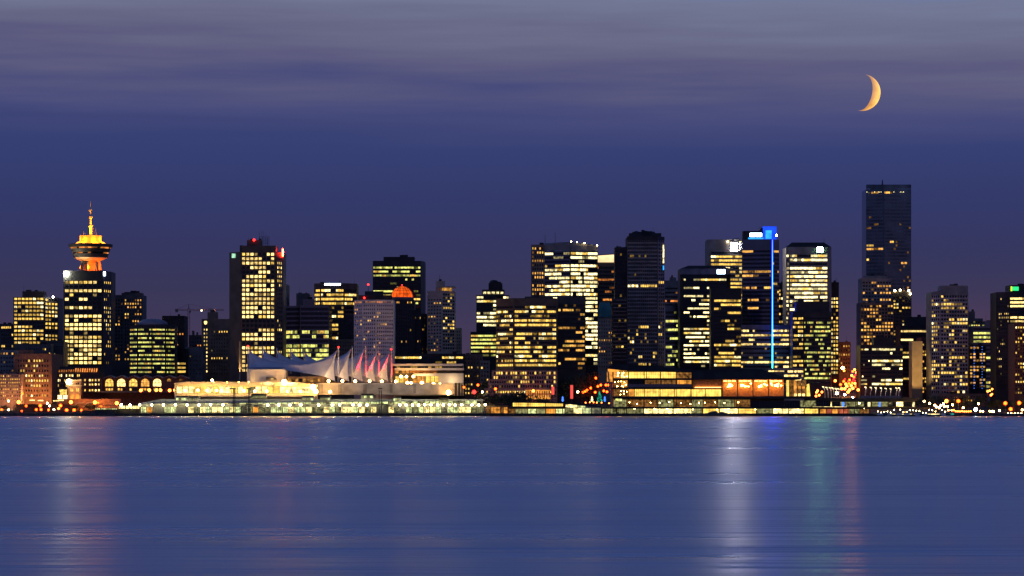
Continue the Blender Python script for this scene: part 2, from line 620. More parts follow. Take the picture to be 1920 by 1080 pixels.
def build_sky():
    w = bpy.data.worlds.new("World")
    scene.world = w
    w.use_nodes = True
    nt = w.node_tree
    nt.nodes.clear()
    out = nt.nodes.new("ShaderNodeOutputWorld")
    bg = nt.nodes.new("ShaderNodeBackground")
    nt.links.new(bg.outputs[0], out.inputs["Surface"])
    tc = nt.nodes.new("ShaderNodeTexCoord")
    sep = nt.nodes.new("ShaderNodeSeparateXYZ")
    nt.links.new(tc.outputs["Generated"], sep.inputs[0])
    mp = nt.nodes.new("ShaderNodeMapping")
    mp.inputs["Scale"].default_value = (5.0, 5.0, 75.0)
    mp.inputs["Rotation"].default_value = (0.0, R(1.2), 0.0)
    nt.links.new(tc.outputs["Generated"], mp.inputs["Vector"])
    n = nt.nodes.new("ShaderNodeTexNoise")
    n.inputs["Scale"].default_value = 1.0
    n.inputs["Detail"].default_value = 5.0
    n.inputs["Roughness"].default_value = 0.55
    nt.links.new(mp.outputs["Vector"], n.inputs["Vector"])

    def math_node(op, a, b=None, c=None):
        q = nt.nodes.new("ShaderNodeMath")
        q.operation = op
        for i, v in enumerate((a, b, c)):
            if v is None:
                continue
            if isinstance(v, (int, float)):
                q.inputs[i].default_value = v
            else:
                nt.links.new(v, q.inputs[i])
        return q.outputs[0]

    def maprange(v, a, b, c, d, smooth=False):
        q = nt.nodes.new("ShaderNodeMapRange")
        q.interpolation_type = "SMOOTHSTEP" if smooth else "LINEAR"
        for i, val in zip((1, 2, 3, 4), (a, b, c, d)):
            q.inputs[i].default_value = val
        nt.links.new(v, q.inputs[0])
        return q.outputs[0]

    z = sep.outputs["Z"]
    cloudy = maprange(z, 0.075, 0.12, 0.0, 1.0, True)
    wob = math_node("MULTIPLY", math_node("SUBTRACT", n.outputs["Fac"], 0.5), 0.046)
    mp2 = nt.nodes.new("ShaderNodeMapping")
    mp2.inputs["Scale"].default_value = (17.0, 17.0, 260.0)
    mp2.inputs["Rotation"].default_value = (0.0, R(-0.8), 0.0)
    nt.links.new(tc.outputs["Generated"], mp2.inputs["Vector"])
    n2 = nt.nodes.new("ShaderNodeTexNoise")
    n2.inputs["Scale"].default_value = 1.0
    n2.inputs["Detail"].default_value = 4.0
    nt.links.new(mp2.outputs["Vector"], n2.inputs["Vector"])
    fine = math_node("MULTIPLY", math_node("SUBTRACT", n2.outputs["Fac"], 0.5), 0.016)
    shift = math_node("MULTIPLY", math_node("ADD", wob, fine), cloudy)
    side = math_node("MULTIPLY", sep.outputs["X"], 0.045)      # the cloud bank hangs lower to the west
    side = math_node("MULTIPLY", side, cloudy)
    zz = math_node("ADD", math_node("ADD", z, shift), side)
    t = math_node("SQRT", math_node("MAXIMUM", zz, 0.0))
    ramp = nt.nodes.new("ShaderNodeValToRGB")
    cr = ramp.color_ramp
    stops = [
        (0.000, (80, 61, 80)), (0.022, (68, 57, 84)), (0.040, (57, 55, 88)), (0.056, (53, 55, 97)), (0.070, (51, 58, 105)), (0.088, (54, 64, 115)),
        (0.100, (70, 75, 122)), (0.112, (92, 91, 127)), (0.124, (104, 105, 134)), (0.140, (114, 120, 148)),
        (0.165, (100, 124, 182)), (0.22, (80, 118, 208)), (0.30, (70, 106, 196)), (0.42, (64, 84, 140)), (0.7, (44, 60, 104)), (1.0, (34, 46, 82)),
    ]
    while len(cr.elements) < len(stops):
        cr.elements.new(0.5)
    for e, (zv, c) in zip(cr.elements, stops):
        e.position = math.sqrt(zv)
        e.color = (*srgb(c), 1)
    nt.links.new(t, ramp.inputs["Fac"])
    # afterglow low over the western horizon
    west = maprange(sep.outputs["X"], 0.06, 0.22, 0.0, 1.0, True)
    low = maprange(z, 0.005, 0.05, 1.0, 0.0, True)
    glow = math_node("MULTIPLY", math_node("MULTIPLY", west, low), 0.55)
    mix = nt.nodes.new("ShaderNodeMix")
    mix.data_type = "RGBA"
    nt.links.new(glow, mix.inputs[0])
    nt.links.new(ramp.outputs["Color"], mix.inputs[6])
    mix.inputs[7].default_value = (*srgb((112, 74, 92)), 1)
    # physical twilight sky under it
    sky = nt.nodes.new("ShaderNodeTexSky")
    sky.sky_type = "NISHITA"
    sky.sun_disc = False
    sky.sun_elevation = R(SUN_EL)
    sky.sun_rotation = R(SUN_AZ)
    sc = nt.nodes.new("ShaderNodeVectorMath")
    sc.operation = "SCALE"
    sc.inputs["Scale"].default_value = 0.05
    nt.links.new(sky.outputs[0], sc.inputs[0])
    ad = nt.nodes.new("ShaderNodeVectorMath")
    ad.operation = "ADD"
    nt.links.new(mix.outputs[2], ad.inputs[0])
    nt.links.new(sc.outputs[0], ad.inputs[1])
    nt.links.new(ad.outputs[0], bg.inputs["Color"])
    bg.inputs["Strength"].default_value = 1.0
    # the sun, already under the horizon: it still reaches the moon
    sl = bpy.data.lights.new("sun", "SUN")
    sl.energy = 5.0
    sl.angle = R(0.5)
    sl.color = (1.0, 0.66, 0.12)
    so = bpy.data.objects.new("sun", sl)
    COL.objects.link(so)
    s = sun_dir()
    so.rotation_euler = s.to_track_quat("Z", "Y").to_euler()
    so.location = (0, 0, 300)


def sun_dir():
    e, a = R(SUN_EL), R(SUN_AZ)
    return Vector((math.sin(a) * math.cos(e), math.cos(a) * math.cos(e), math.sin(e)))


def build_moon():
    D = 20000.0
    c = P(1616.5, 173.5, D)
    rad = 34.2 * D * S
    v = (c - Vector((0, 0, CAM_Z))).normalized()
    s = sun_dir()
    axis = v.cross(s).normalized()
    e1 = (s - v * s.dot(v)).normalized()          # towards the lit limb
    ph = math.acos(max(-1, min(1, s.dot(v))))
    hi = math.pi / 2 + 0.5
    # a point at longitude L: -v cos L + e1 sin L ; lit when its product with s is positive
    lo = math.atan2(math.cos(ph), math.sin(ph))
    m = mat("moon_dust_glow", (0.98, 0.86, 0.62), 1.0, noise=0.30, scale=0.022, spec=0.0)
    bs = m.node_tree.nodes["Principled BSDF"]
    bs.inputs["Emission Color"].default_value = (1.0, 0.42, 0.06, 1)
    bs.inputs["Emission Strength"].default_value = 0.48  # added self-glow, keeps the sunlit crescent golden
    b = MB()
    N, M = 40, 14

    def pt(L, th, r):
        d = (-v * math.cos(L) + e1 * math.sin(L)) * math.sin(th) + axis * math.cos(th)
        return c + d * r

    outer = [[pt(lo + (hi - lo) * j / M, math.pi * (0.004 + 0.992 * i / N), rad) for j in range(M + 1)] for i in range(N + 1)]
    inner = [[pt(lo + (hi - lo) * j / M, math.pi * (0.004 + 0.992 * i / N), rad * 0.985) for j in range(M + 1)][::-1] for i in range(N + 1)]
    b.grid([o + i + [o[0]] for o, i in zip(outer, inner)])
    o = b.build("moon", m, loc=c, smooth=True)
    tag(o, "thin yellow crescent moon high in the dusk sky", "moon")



# ------------------------------------------------------------------ the city, east to west
def build_towers():
    OB, AP, HT = "office tower", "apartment tower", "hotel"
    tower("office_block", "low dark office block at the far left edge behind the wide yellow-lit office tower", "office block", 3050, [(-2, 0), (26, 0)], 607, "dark_concrete",
          [W(0, 614, 7, 7, 6, "1010021", "y", ml=4)])
    t = tower("office_tower", "wide office tower with even rows of yellow windows left of the saucer-topped tower", OB, 3000,
              [(25, 0), (83, 0), (109, 18)], 557, "dark_bronze",
              [W(0, 560.5, 7.45, 12, 8, "799889469988", "y", .58, .80), W(1, 562, 7.45, 12, 4, "699889999987", "y", .58, .74)], pent=[(42, 82, 546, 557.5, 6, 18)])
    beacon(t, 100, 557, 3003, "lamp_cool", 1.0, "roof_light")
    # tower with the revolving restaurant
    D = 2900
    t = tower("lookout_tower", "tall office tower topped by an orange floodlit flying saucer restaurant and mast", "lookout tower", D,
              [(119, 0), (193, 0), (209, 22)], 507.5, "black_cladding",
              [W(0, 529.3, 7.93, 20, 8, "80914095789818892879", "c", .70, .80, 2, 2), W(1, 529.3, 7.93, 20, 4, "80914063655525353545", "y", .6, .5)], depth=30, clutter=False)
    cx, cy = X(170, D + 16), D + 16
    k = D * S

    def ring(px_r, py):
        return (px_r * k, Z(py, D))

    b = MB()
    b.lathe((cx, cy), [ring(10, 508), ring(9, 498), ring(10, 493), ring(15, 489.5), ring(31.5, 482), ring(31, 481.4)], 32)
    b.build("pod_stem", mat("pod_concrete", (0.64, 0.50, 0.20), 0.8, noise=0.12), t, smooth=False)
    for i in range(6):
        a = 2 * math.pi * (i + 0.3) / 6
        b = MB()
        p0 = Vector((cx + math.cos(a) * 18.5 * k, cy + math.sin(a) * 18.5 * k, Z(508, D)))
        p1 = Vector((cx + math.cos(a) * 16 * k, cy + math.sin(a) * 16 * k, Z(489, D)))
        b.tube(p0, p1, 1.7, 1.3, 6)
        b.build("pod_column", "pod_concrete", t)
    b = MB()
    b.lathe((cx, cy), [ring(31.5, 481.2), ring(33, 477), ring(34, 474.5)], 40)
    b.build("pod_ring", "dark_bronze", t)
    b = MB()
    b.lathe((cx, cy), [ring(33.2, 474.4), ring(34.2, 472.2)], 40, 0)
    lit = [0] * len(b.f)
    for q in range(40):
        lit[q] = rng.choices((0, 1, 2, 3), (5, 2, 2, 2))[0]
    b.m = lit
    b.build("pod_window", winmats("o"), t)
    b = MB()
    b.lathe((cx, cy), [ring(34.6, 472), ring(36, 468.5), ring(37.6, 465.2)], 40)
    b.build("pod_ring", "dark_bronze", t)
    b = MB()
    b.lathe((cx, cy), [ring(36.8, 465), ring(38.2, 462.6)], 40)
    lit = [0] * len(b.f)
    for q in range(40):
        lit[q] = rng.choices((0, 1, 2, 3), (3, 3, 3, 2))[0]
    b.m = lit
    b.build("pod_window", winmats("o"), t)
    b = MB()
    b.lathe((cx, cy), [ring(40.5, 462.4), ring(41.5, 458), ring(41, 456.4), ring(31, 456.2)], 48)
    b.build("pod_ring", "dark_bronze", t)
    b = MB()
    b.lathe((cx, cy), [ring(31, 456), ring(22, 451.4), ring(21.8, 451)], 40)
    b.build("pod_roof", "pod_concrete", t)
    b = MB()
    b.lathe((cx, cy), [ring(20.6, 450.8), ring(20.6, 440.2), ring(20, 440)], 40)
    b.build("pod_drum", "pod_concrete", t)
    b = MB()
    b.lathe((cx, cy), [ring(2.3, 440), ring(2.2, 424), ring(3.6, 423.6), ring(3.6, 420.4), ring(2.0, 420), ring(1.8, 407.5), ring(3.4, 407), ring(3.4, 404), ring(1.3, 403.6), ring(1.2, 394.5),
                       ring(2.8, 394), ring(2.8, 391.2), ring(0.8, 391), ring(0.7, 382), ring(0.25, 375)], 12)
    b.build("mast", "pod_concrete", t)
    for dx, h in ((-11, 433), (-8, 436), (6.5, 426), (9, 432), (12, 426), (14, 436)):
        b = MB()
        b.tube((cx + dx * k, cy - 8, Z(440, D)), (cx + dx * k, cy - 8, Z(h, D)), 0.3, 0.15, 5)
        b.build("antenna", "pod_concrete", t)
    b = MB()
    b.ball((X(123.5, D), D - 1.2, Z(513, D)), 1.9, 12)
    b.build("sign", "sign_round", t)
    b = MB()
    c = Vector((X(195.5, D), D + 2.2, Z(513.2, D)))
    b.box(c.x - 0.9, c.x + 0.9, c.y - 0.8, c.y + 0.2, c.z - 2, c.z + 2)
    b.build("sign", "sign_cool", t)
    # its floodlights
    for i in range(5):
        a = 2 * math.pi * (i + 0.75) / 5
        light("POINT", (cx + math.cos(a) * 20.5 * k, cy + math.sin(a) * 20.5 * k - 0.0, Z(500, D)), (1.0, 0.14, 0.003), 5200, 0.6)
    for i in range(8):
        a = 2 * math.pi * (i + 0.5) / 8
        light("POINT", (cx + math.cos(a) * 29 * k, cy + math.sin(a) * 29 * k, Z(448.5, D)), (1.0, 0.30, 0.005), 6800, 0.6)
    for i in range(4):
        a = 2 * math.pi * (i + 0.5) / 4
        light("SPOT", (cx + math.cos(a) * 19 * k, cy + math.sin(a) * 19 * k, Z(438.6, D)), (1.0, 0.40, 0.010), 60000, 0.3, (cx, cy, Z(418, D)), 95)

    tower("apartment_tower", "dark glass tower with scattered amber windows right behind the saucer-topped tower", AP, 2985, [(209, 0), (232, 0), (267, 0)], 553, "dark_concrete",
          [W(0, 563, 6.5, 18, 4, "221122121211211212", "a", .55, .5), W(1, 563, 6.5, 18, 7, "395222112211122111", "a", .55, .5)], pent=[(228, 266, 549, 553.5, 2, 15)])
    t = tower("office_building", "rounded dark glass office building with thin greenish light bands and a shallow pale dome roof", "office building", 2780,
              [(243, 12), (258, 2), (285, 0), (310, 3), (328, 14)], 609, "black_cladding",
              [W(i, 618, 7.95, 11, c, "89789499998", "g", .42, kind="b") for i, c in enumerate((6, 12, 11, 8))], depth=22)
    b = MB()
    kk = 2780 * S
    b.lathe((X(286, 2796), 2780 + 16), [(29 * kk, Z(608.9, 2780)), (28 * kk, Z(604, 2780)), (22 * kk, Z(600, 2780)), (12 * kk, Z(597.3, 2780)), (3 * kk, Z(596.5, 2780))], 36)
    b.build("dome_roof", "pale_roof", t, smooth=True)
    tower("brick_building", "tall red brick warehouse block with clusters of yellow windows at the left end", "brick building", 2720, [(26, 0), (97, 0), (107, 25)], 663, "red_brick",
          [W(0, 676.5, 9.3, 8, 12, "33469226", "y", .5, .55, 6, 5)], pent=[(34, 60, 656, 663.4, 5, 12)])
    tower("brick_building", "lower brick block of many small orange windows, leftmost on the shore", "brick building", 2700, [(-6, 0), (39, 0)], 701, "pink_brick",
          [W(0, 705, 6.2, 8, 13, "68533552", "a", .5, .5)])
    tower("office_block", "flat dark block peeping over the tall red brick warehouse", "office block", 2850, [(27, 0), (96, 0)], 645, "dark_concrete", [W(0, 655, 8, 3, 12, "121", "y", .5, .5, 20)])
    tower("office_block", "pale roofed low block left of the tall red brick warehouse", "office block", 2800, [(-6, 0), (27, 0)], 656, "grey_concrete", [W(0, 663, 8, 5, 6, "40211", "a", .5, .6)])
    t = tower("stone_building", "old dark stone building with a cornice below the saucer-topped tower, on its left side", "stone building", 2870, [(76, 0), (119, 0)], 640, "dark_concrete",
              [W(0, 650, 7, 7, 9, "1110111", "y", .5, .45)])
    part_box(t, "cornice", "dark_concrete", 75, 120, 638.5, 641, 2868.5, 8)
    t = tower("station_terminal", "dark flat roofed terminal block with a line of slanted orange roof lights", "terminal", 2690, [(107, 0), (187, 0)], 698, "dark_brick",
              [W(0, 704, 9.4, 5, 15, "57533", "y", .55, .6, 1, 34)], base=752, clutter=False)
    hip_roof(t, "charcoal", 107, 187, 110, 184, 687, 698.1, 2690, 26)
    for i in range(17):
        x = 110 + i * 4.35
        b = MB()
        hgt = 4.5 if i < 7 else 7
        b.face([P(x, 697.6, 2689.6), P(x + 2.4, 697.6, 2689.6), P(x + 3.2, 697.6 - hgt, 2691 + hgt * .2), P(x + 0.8, 697.6 - hgt, 2691 + hgt * .2)])
        b.build("roof_light", "lit_o_1" if i < 7 else "lit_o_0", t)
    part_box(t, "shop_window", "lit_y_0", 112.5, 125, 731, 740, 2689.4, .3)
    part_box(t, "shop_window", "lit_w_0", 108, 116, 741, 751, 2689.3, .3)
    part_box(t, "shop_window", "lit_w_0", 118, 126, 741, 751, 2689.3, .3)

    tower("office_tower", "slim dark tower with a few orange windows behind the rounded domed office building", OB, 3100, [(304, 0), (346, 0)], 592, "charcoal",
          [W(0, 600, 6.6, 9, 8, "001112111", "o", .5, .5)])
    tower("office_block", "half finished dark block under the tower crane", "office block", 3050, [(354, 0), (379, 0)], 628, "dark_concrete", [W(0, 634, 7, 5, 5, "01110", "o", .5, .5)],
          pent=[(360, 364, 620, 628.4, 4, 4), (368, 371, 623, 628.4, 6, 4)])
    tower("stone_building", "plain grey concrete block with small dark windows, right of the rounded office building", "stone building", 2850, [(347, 0), (379, 0)], 651, "grey_concrete",
          [W(0, 668, 8.2, 5, 5, "00001", "y", .4, .35)])
    tower("office_building", "low dark block with three bright yellow floors right of the rounded office building", "office building", 2830, [(326, 0), (349, 0)], 654, "charcoal",
          [W(0, 666.5, 7.6, 5, 7, "20999", "y", .55, kind="b")])
    t = tower("stone_building", "old stepped stone tower with one lit column of windows, right of the crane", "stone building", 2900, [(378, 0), (431, 0)], 598, "brown_stone",
              [W(0, 604, 7.1, 14, 2, "90987887877757", "c", .5, .45, 3, 41), W(0, 622, 7.1, 12, 7, "700000060000", "y", .5, .4, 17, 3)], pent=[(389, 406, 585, 598.6, 2, 16), (394, 402, 581, 585.5, 6, 8)])
    sign(t, "lit_c_0", 383.5, 388, 602, 608, 2900)
    # big twin faced tower
    D = 2720
    t = tower("office_tower", "massive dark brown tower with gridded square cream windows and a red neon corner", OB, D, [(430, 14), (451, 0), (517, 0), (531.5, 14)], 472, "dark_bronze",
              [W(1, 476.7, 8.36, 27, 8, "779542869998899006991863344", "c", .68, .74, 2, 2), W(2, 484.5, 8.36, 25, 3, "0998986000000020500034040", "c", .6, .62, 2, 3)],
              pent=[(454, 517, 460.5, 472.5, 0.8, 24), (463, 490, 450, 461, 4, 12), (449.5, 455, 460, 472.5, 6, 4)])
    b = MB()
    for x in (487, 492, 497, 502, 504.5):
        b.tube(P(x, 461, D + 8), P(x, 443.5, D + 8), 0.22, None, 4)
    for y in (444, 448, 452, 456):
        b.tube(P(487, y, D + 8), P(504.5, y, D + 8), 0.18, None, 4)
    b.build("roof_lattice", "dark_metal", t)
    for x, y in ((486.5, 434), (491, 432), (494.5, 434), (466, 445), (499, 438)):
        antenna(t, x, y, 460, D + 8, 0.2)
    beacon(t, 476.3, 450, D + 3, r=1.1)
    sign(t, "sign_mint", 434.5, 444, 475.5, 483.5, D + 7)
    b = MB()
    b.box(X(530.2, D + 12) - .5, X(530.2, D + 12) + .6, D + 11.0, D + 12.2, Z(479.5, D), Z(465.5, D))
    b.build("neon_strip", "neon_red", t)
    b = MB()
    b.box(X(448.2, D), X(450.8, D), D - 0.4, D + 0.6, Z(712, D), Z(640, D))
    b.build("stair_shaft", "tan_stone", t)
    light("SPOT", (X(449.5, D), D - 3.0, Z(709, D)), (1.0, 0.66, 0.28), 42000, 0.4, (X(449.5, D), D, Z(672, D)), 32)

    tower("apartment_tower", "slim grey apartment tower half hidden behind the massive dark brown tower", AP, 2900, [(514, 0), (538, 0)], 533, "dark_concrete",
          [W(0, 540, 6.6, 22, 6, "1000000100120112222211", "y", .5, .5)])
    tower("office_building", "glassy dark slab with fine mullions and a few green-yellow floors behind the white sails", "office building", 2790, [(526.5, 12), (563, 0), (617, 0)], 573, "blue_glass",
          [W(0, 579.6, 8.6, 12, 16, "000009609891", "g", .74, kind="b"), W(1, 579.6, 8.6, 12, 22, "000007506996", "g", .74, kind="b")], pent=[(568, 590, 561, 573.4, 4, 12)])
    tower("office_block", "windowless concrete core standing behind the glassy dark slab", "office block", 2900, [(555.5, 0), (580, 0)], 550, "dark_concrete")
    t = tower("office_tower", "dark tower with chamfered corners, ragged yellow floors and a white sign strip along its top", OB, 2950, [(589, 8), (601, 0), (645, 0), (669, 9)], 531, "dark_bronze",
              [W(0, 544.6, 8.1, 14, 4, "79966 4222 11211", "y", .6, kind="b"), W(1, 544.6, 8.1, 14, 12, "79973876896641", "y", .6, kind="b"), W(2, 544.6, 8.1, 14, 6, "0979000000 0000", "y", .6, kind="b")])
    sign(t, "sign_cool", 608.5, 638.5, 531.5, 535, 2950)
    antenna(t, 637, 526, 531.5, 2955, .5)
    tower("office_block", "black stepped block in front of the tower with the white sign strip", "office block", 2860, [(634, 0), (668, 0)], 598, "black_cladding", [W(0, 606, 8, 8, 6, "00000121", "y", .5, .5)], pent=[(646, 668, 591, 598.4, 3, 14)])
    tower("office_block", "low brown block beneath the tower with the white sign strip", "office block", 2830, [(616, 0), (666, 0)], 636, "brown_stone", [W(0, 642, 7, 6, 10, "000010", "y", .5, .4)])
    # white hotel
    t = tower("hotel", "white curved hotel with a regular grid of small dark windows beside the sails", HT, 2680, [(664, 9), (680, 2), (705, 0), (738, 4)], 562, "white_panel",
              [W(0, 573, 7.0, 14, 4, "12112111121111", "a", .5, .55), W(1, 573, 7.0, 14, 6, "12112111121111", "a", .5, .55), W(2, 573, 7.0, 14, 8, "11212121121111", "a", .5, .55),
               W(0, 566.3, 7, 1, 4, "7", "o", .5, .6), W(1, 566.3, 7, 1, 6, "8", "o", .5, .6), W(2, 566.3, 7, 1, 8, "6", "o", .5, .6)])
    part_box(t, "crown", "charcoal", 672, 734, 553.5, 562.3, 2684, 22)
    part_box(t, "penthouse", "charcoal", 684, 718, 546, 554, 2690, 12)
    antenna(t, 690.5, 534, 547, 2692, .3)
    beacon(t, 690.5, 533.5, 2692, r=.9)
    beacon(t, 683, 558.5, 2683, r=.9)
    # domed tower
    D = 2900
    t = tower("office_tower", "black glass tower crowned by a glowing orange ribbed glass dome", OB, D, [(735.5, 3), (742, 0), (777, 0)], 562, "black_cladding",
              [W(1, 575, 7.3, 13, 8, "0000101011001", "a", .55, .5), W(0, 568, 7.3, 1, 3, "6", "a", .5, .5), W(1, 567, 7.3, 1, 10, "3", "a", .5, .5)])
    k = D * S
    c = (X(753.8, D + 14), D + 14)
    b = MB()
    b.lathe(c, [(22 * k, Z(562, D)), (22.5 * k, Z(557, D)), (21.5 * k, Z(556.5, D))], 36)
    b.build("dome_base", "galvanised_metal", t)
    b = MB()
    rr = 20.6 * k
    b.lathe(c, [(rr * math.cos(a), Z(557, D) + 21.5 * k * math.sin(a)) for a in [math.pi / 2 * q / 9 for q in range(9)]] + [(0.4, Z(557, D) + 21.5 * k)], 36)
    dome = b.build("dome", "dome_lit", t, smooth=True)
    b = MB()
    for q in range(18):
        a = 2 * math.pi * q / 18
        pts = [Vector((c[0] + math.cos(a) * (rr + .2) * math.cos(e), c[1] + math.sin(a) * (rr + .2) * math.cos(e), Z(557, D) + (21.5 * k + .2) * math.sin(e))) for e in [math.pi / 2 * z / 7 for z in range(8)]]
        for p0, p1 in zip(pts, pts[1:]):
            b.tube(p0, p1, 0.22, None, 4)
    for e in (0.3, 0.62, 0.95):
        pts = [Vector((c[0] + math.cos(2 * math.pi * q / 24) * (rr + .2) * math.cos(e), c[1] + math.sin(2 * math.pi * q / 24) * (rr + .2) * math.cos(e), Z(557, D) + (21.5 * k + .2) * math.sin(e))) for q in range(25)]
        for p0, p1 in zip(pts, pts[1:]):
            b.tube(p0, p1, 0.2, None, 4)
    b.build("rib_lattice", "dark_bronze", dome)
    beacon(t, 753.8, 534.6, D + 14, r=.5)
    tower("office_block", "black glass shoulder block stepping down beside the orange domed tower", "office block", 2905, [(777, 0), (790, 0), (802, 6)], 588, "black_cladding",
          [W(0, 596, 7.3, 12, 5, "200100100100", "a", .55, .5), W(1, 596, 7.3, 12, 5, "120100001000", "a", .55, .5)], pent=[(777, 789, 581, 588.5, 1, 14)])
    tower("office_tower", "black tower with pale green and amber floors rising behind the orange dome", OB, 3050, [(699, 0), (789, 0), (796.5, 16)], 489, "black_cladding",
          [W(0, 501.8, 7.4, 20, 22, "68933364522111000000", "g", .52, kind="b")], pent=[(719, 777, 481.5, 489.5, 3, 22)])
    tower("hotel_wing", "low dark hotel wing with two yellow lit storeys behind the masts", HT, 2718, [(736, 0), (872, 0)], 663, "charcoal",
          [W(0, 670.5, 9.0, 2, 30, "85", "y", .5, kind="b", ml=2, mr=4)], depth=26)

    t = tower("apartment_tower", "cream apartment tower with a flat floodlit roof disc, glass on its right side", AP, 2900, [(801, 6), (829, 0), (853, 7)], 545, "cream_stone",
              [W(0, 562, 6.3, 16, 5, "0101011101101111", "a", .5, .55), W(1, 552, 6.3, 17, 5, "35323311333112321", "y", .62, .8)], pent=[(817, 834, 527, 545.6, 6, 12), (803, 829, 549, 545.4, 4, 10)])
    part_box(t, "roof_disc", "cream_stone", 822, 853.5, 536.5, 539.2, 2898, 22)
    part_box(t, "roof_lounge", "lit_a_1", 829, 847, 539.4, 545, 2903, 10)
    tower("stone_building", "small pale stone block tucked right of the cream apartment tower", "stone building", 2950, [(851, 0), (865, 0)], 615, "cream_stone", [W(0, 622, 6.2, 8, 3, "11011111", "a", .5, .5)])
    tower("brick_building", "mid height brown brick block right of the white hotel podium", "brick building", 2800, [(864, 0), (905, 0)], 664, "brown_stone", [W(0, 673, 8, 9, 7, "121031225", "y", .5, .45)], depth=24)
    tower("stone_building", "narrow cream block with stepped balconies lit yellow, left of the pink stepped podium", "stone building", 2790, [(900, 0), (918, 0)], 676, "cream_stone", [W(0, 682, 7.6, 8, 3, "35333222", "y", .55, .6)], depth=20)
    t = tower("office_tower", "dark postmodern tower with a stepped rounded top and white-green lit floors", OB, 3000, [(893, 0), (932, 0), (955, 7)], 553, "black_cladding",
              [W(0, 557.5, 7.45, 13, 6, "4841498900000", "w", .6, kind="b"), W(1, 557.5, 7.45, 13, 4, "7832111110000", "w", .6, kind="b")],
              pent=[(904, 946, 543, 553.5, 4, 24), (916, 942, 531, 543.5, 8, 16)])
    b = MB()
    k = 3000 * S
    b.lathe((X(926, 3000), 3016), [(9 * k, Z(531, 3000)), (8.5 * k, Z(527, 3000)), (6 * k, Z(524.5, 3000)), (2 * k, Z(523.6, 3000))], 20)
    b.build("cupola", "black_cladding", t)
    sg = MB()
    for x in (906, 914, 922, 930, 938):
        sg.pbox(x, x + 5.5, 547, 551, 3003.4, 0.3)
    sg.build("crown_window", "lit_w_1", t)
    tower("office_block", "lower dark block with bright green-white floors at the foot of the stepped postmodern tower", "office block", 2960, [(882, 0), (934, 0)], 622, "black_cladding",
          [W(0, 629.7, 7.3, 6, 12, "899465", "g", .55, kind="b")])
    D = 2650
    tower("office_building", "broad bronze office block wrapped in even bands of yellow light above a pink stepped podium", "office building", D, [(930, 14), (963, 0), (1044.5, 0)], 559, "dark_bronze",
          [W(0, 575.9, 8.36, 14, 10, "36273244555457", "y", .55, kind="b"), W(1, 575.9, 8.36, 14, 24, "56299346487798", "y", .58, kind="b", ml=2, mr=2)], pent=[(984, 1030, 556, 559.4, 4, 20)])
    t = tower("podium_building", "pink brick podium stepping down to the left with rows of small lit windows", "podium", 2600, [(908, 0), (1045, 0)], 728, "pink_brick",
              [W(0, 735, 8.4, 2, 30, "52", "y", .55, .6, 3, 2)], depth=30)
    for (x0, y0, n, lit, cols, dd) in ((922, 694.5, 2, "73", 26, 3.0), (915, 711, 2, "42", 28, 1.5)):
        b = MB()
        b.pbox(x0, 1045, y0, y0 + 17.2, 2600 + dd, 26)
        st = b.build("terrace_storey", "pink_brick", t)
        for r in range(n):
            for c in range(cols):
                wdt = (1043 - x0 - 4) / cols
                p = int(lit[r]) / 10
                m_ = winmats("y")[rng.choices((1, 2, 3), (5, 3, 2))[0] if rng.random() < p else 0]
                o = bpy.data.objects.new("window", quad_mesh(wdt * .6 * 2600 * S, 4.8 * 2600 * S, m_))
                COL.objects.link(o)
                o.parent = st
                o.location = P(x0 + 3 + (c + .5) * wdt, y0 + 5 + r * 8.4, 2600 + dd - 0.1) - world_loc(st)
    part_box(t, "entrance_glazing", "hall_amber", 985, 1032, 731, 748, 2599.7, 0.2)
    sign(t, "glow_red", 1034, 1039.5, 725, 740, 2599.5)
    tower("office_building", "dark office wing with amber floors beside the broad bronze block, on its right side", "office building", 2700, [(1045, 0), (1098, 0)], 557, "dark_bronze",
          [W(0, 573, 8.36, 15, 12, "122013455554543", "a", .55, kind="b", ml=2, mr=2)])
    tower("office_tower", "brown stone tower with orange windows showing left of the bright blue-grey glass tower", OB, 2960, [(996, 0), (1025, 0)], 458.5, "brown_stone",
          [W(0, 466, 7.7, 13, 6, "5515047336656", "a", .6, .55)])
    D = 2800
    t = tower("office_tower", "blue-grey glass tower blazing with cream office floors under a plain curved parapet", OB, D, [(1021, 12), (1069, 0), (1121, 8)], 470, "blue_glass",
              [W(0, 475, 7.65, 28, 12, "4217868577877757776667778767", "w", .62, kind="b"), W(1, 475, 7.65, 28, 14, "6919888788688898787777787866", "w", .66, kind="b")], depth=30)
    b = MB()
    q = [P(1021, 470, D + 12), P(1069, 470, D), P(1121, 470, D + 8), P(1121, 470, D + 26), P(1021, 470, D + 26)]
    q2 = [P(1021, 459, D + 12), P(1069, 453.5, D), P(1121, 459.5, D + 8), P(1121, 459.5, D + 26), P(1021, 456, D + 26)]
    b.frustum(q[::1], q2[::1])
    b.build("parapet", "grey_concrete", t)
    antenna(t, 1016 + 6, 440, 459, D + 20, .3)
    antenna(t, 1041, 436, 457, D + 20, .3)
    for x, y in ((1071, 453), (1082, 454), (1096, 455.6), (1119.5, 460)):
        beacon(t, x, y, D + 2, "lamp_white", .45, "roof_light")
    crown = tower("office_tower", "dark tower with a flared floodlit cream crown behind the blazing glass tower", OB, 3050, [(1117, 0), (1156, 0)], 492, "dark_bronze",
          [W(0, 502, 7.5, 10, 9, "4525113030", "o", .55, kind="b")])
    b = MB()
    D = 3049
    b.frustum([P(1119, 491.8, D), P(1154, 491.8, D), P(1154, 491.8, D + 30), P(1119, 491.8, D + 30)], [P(1119.5, 479.5, D - 3), P(1156, 477, D - 3), P(1156, 477, D + 30), P(1119.5, 479.5, D + 30)])
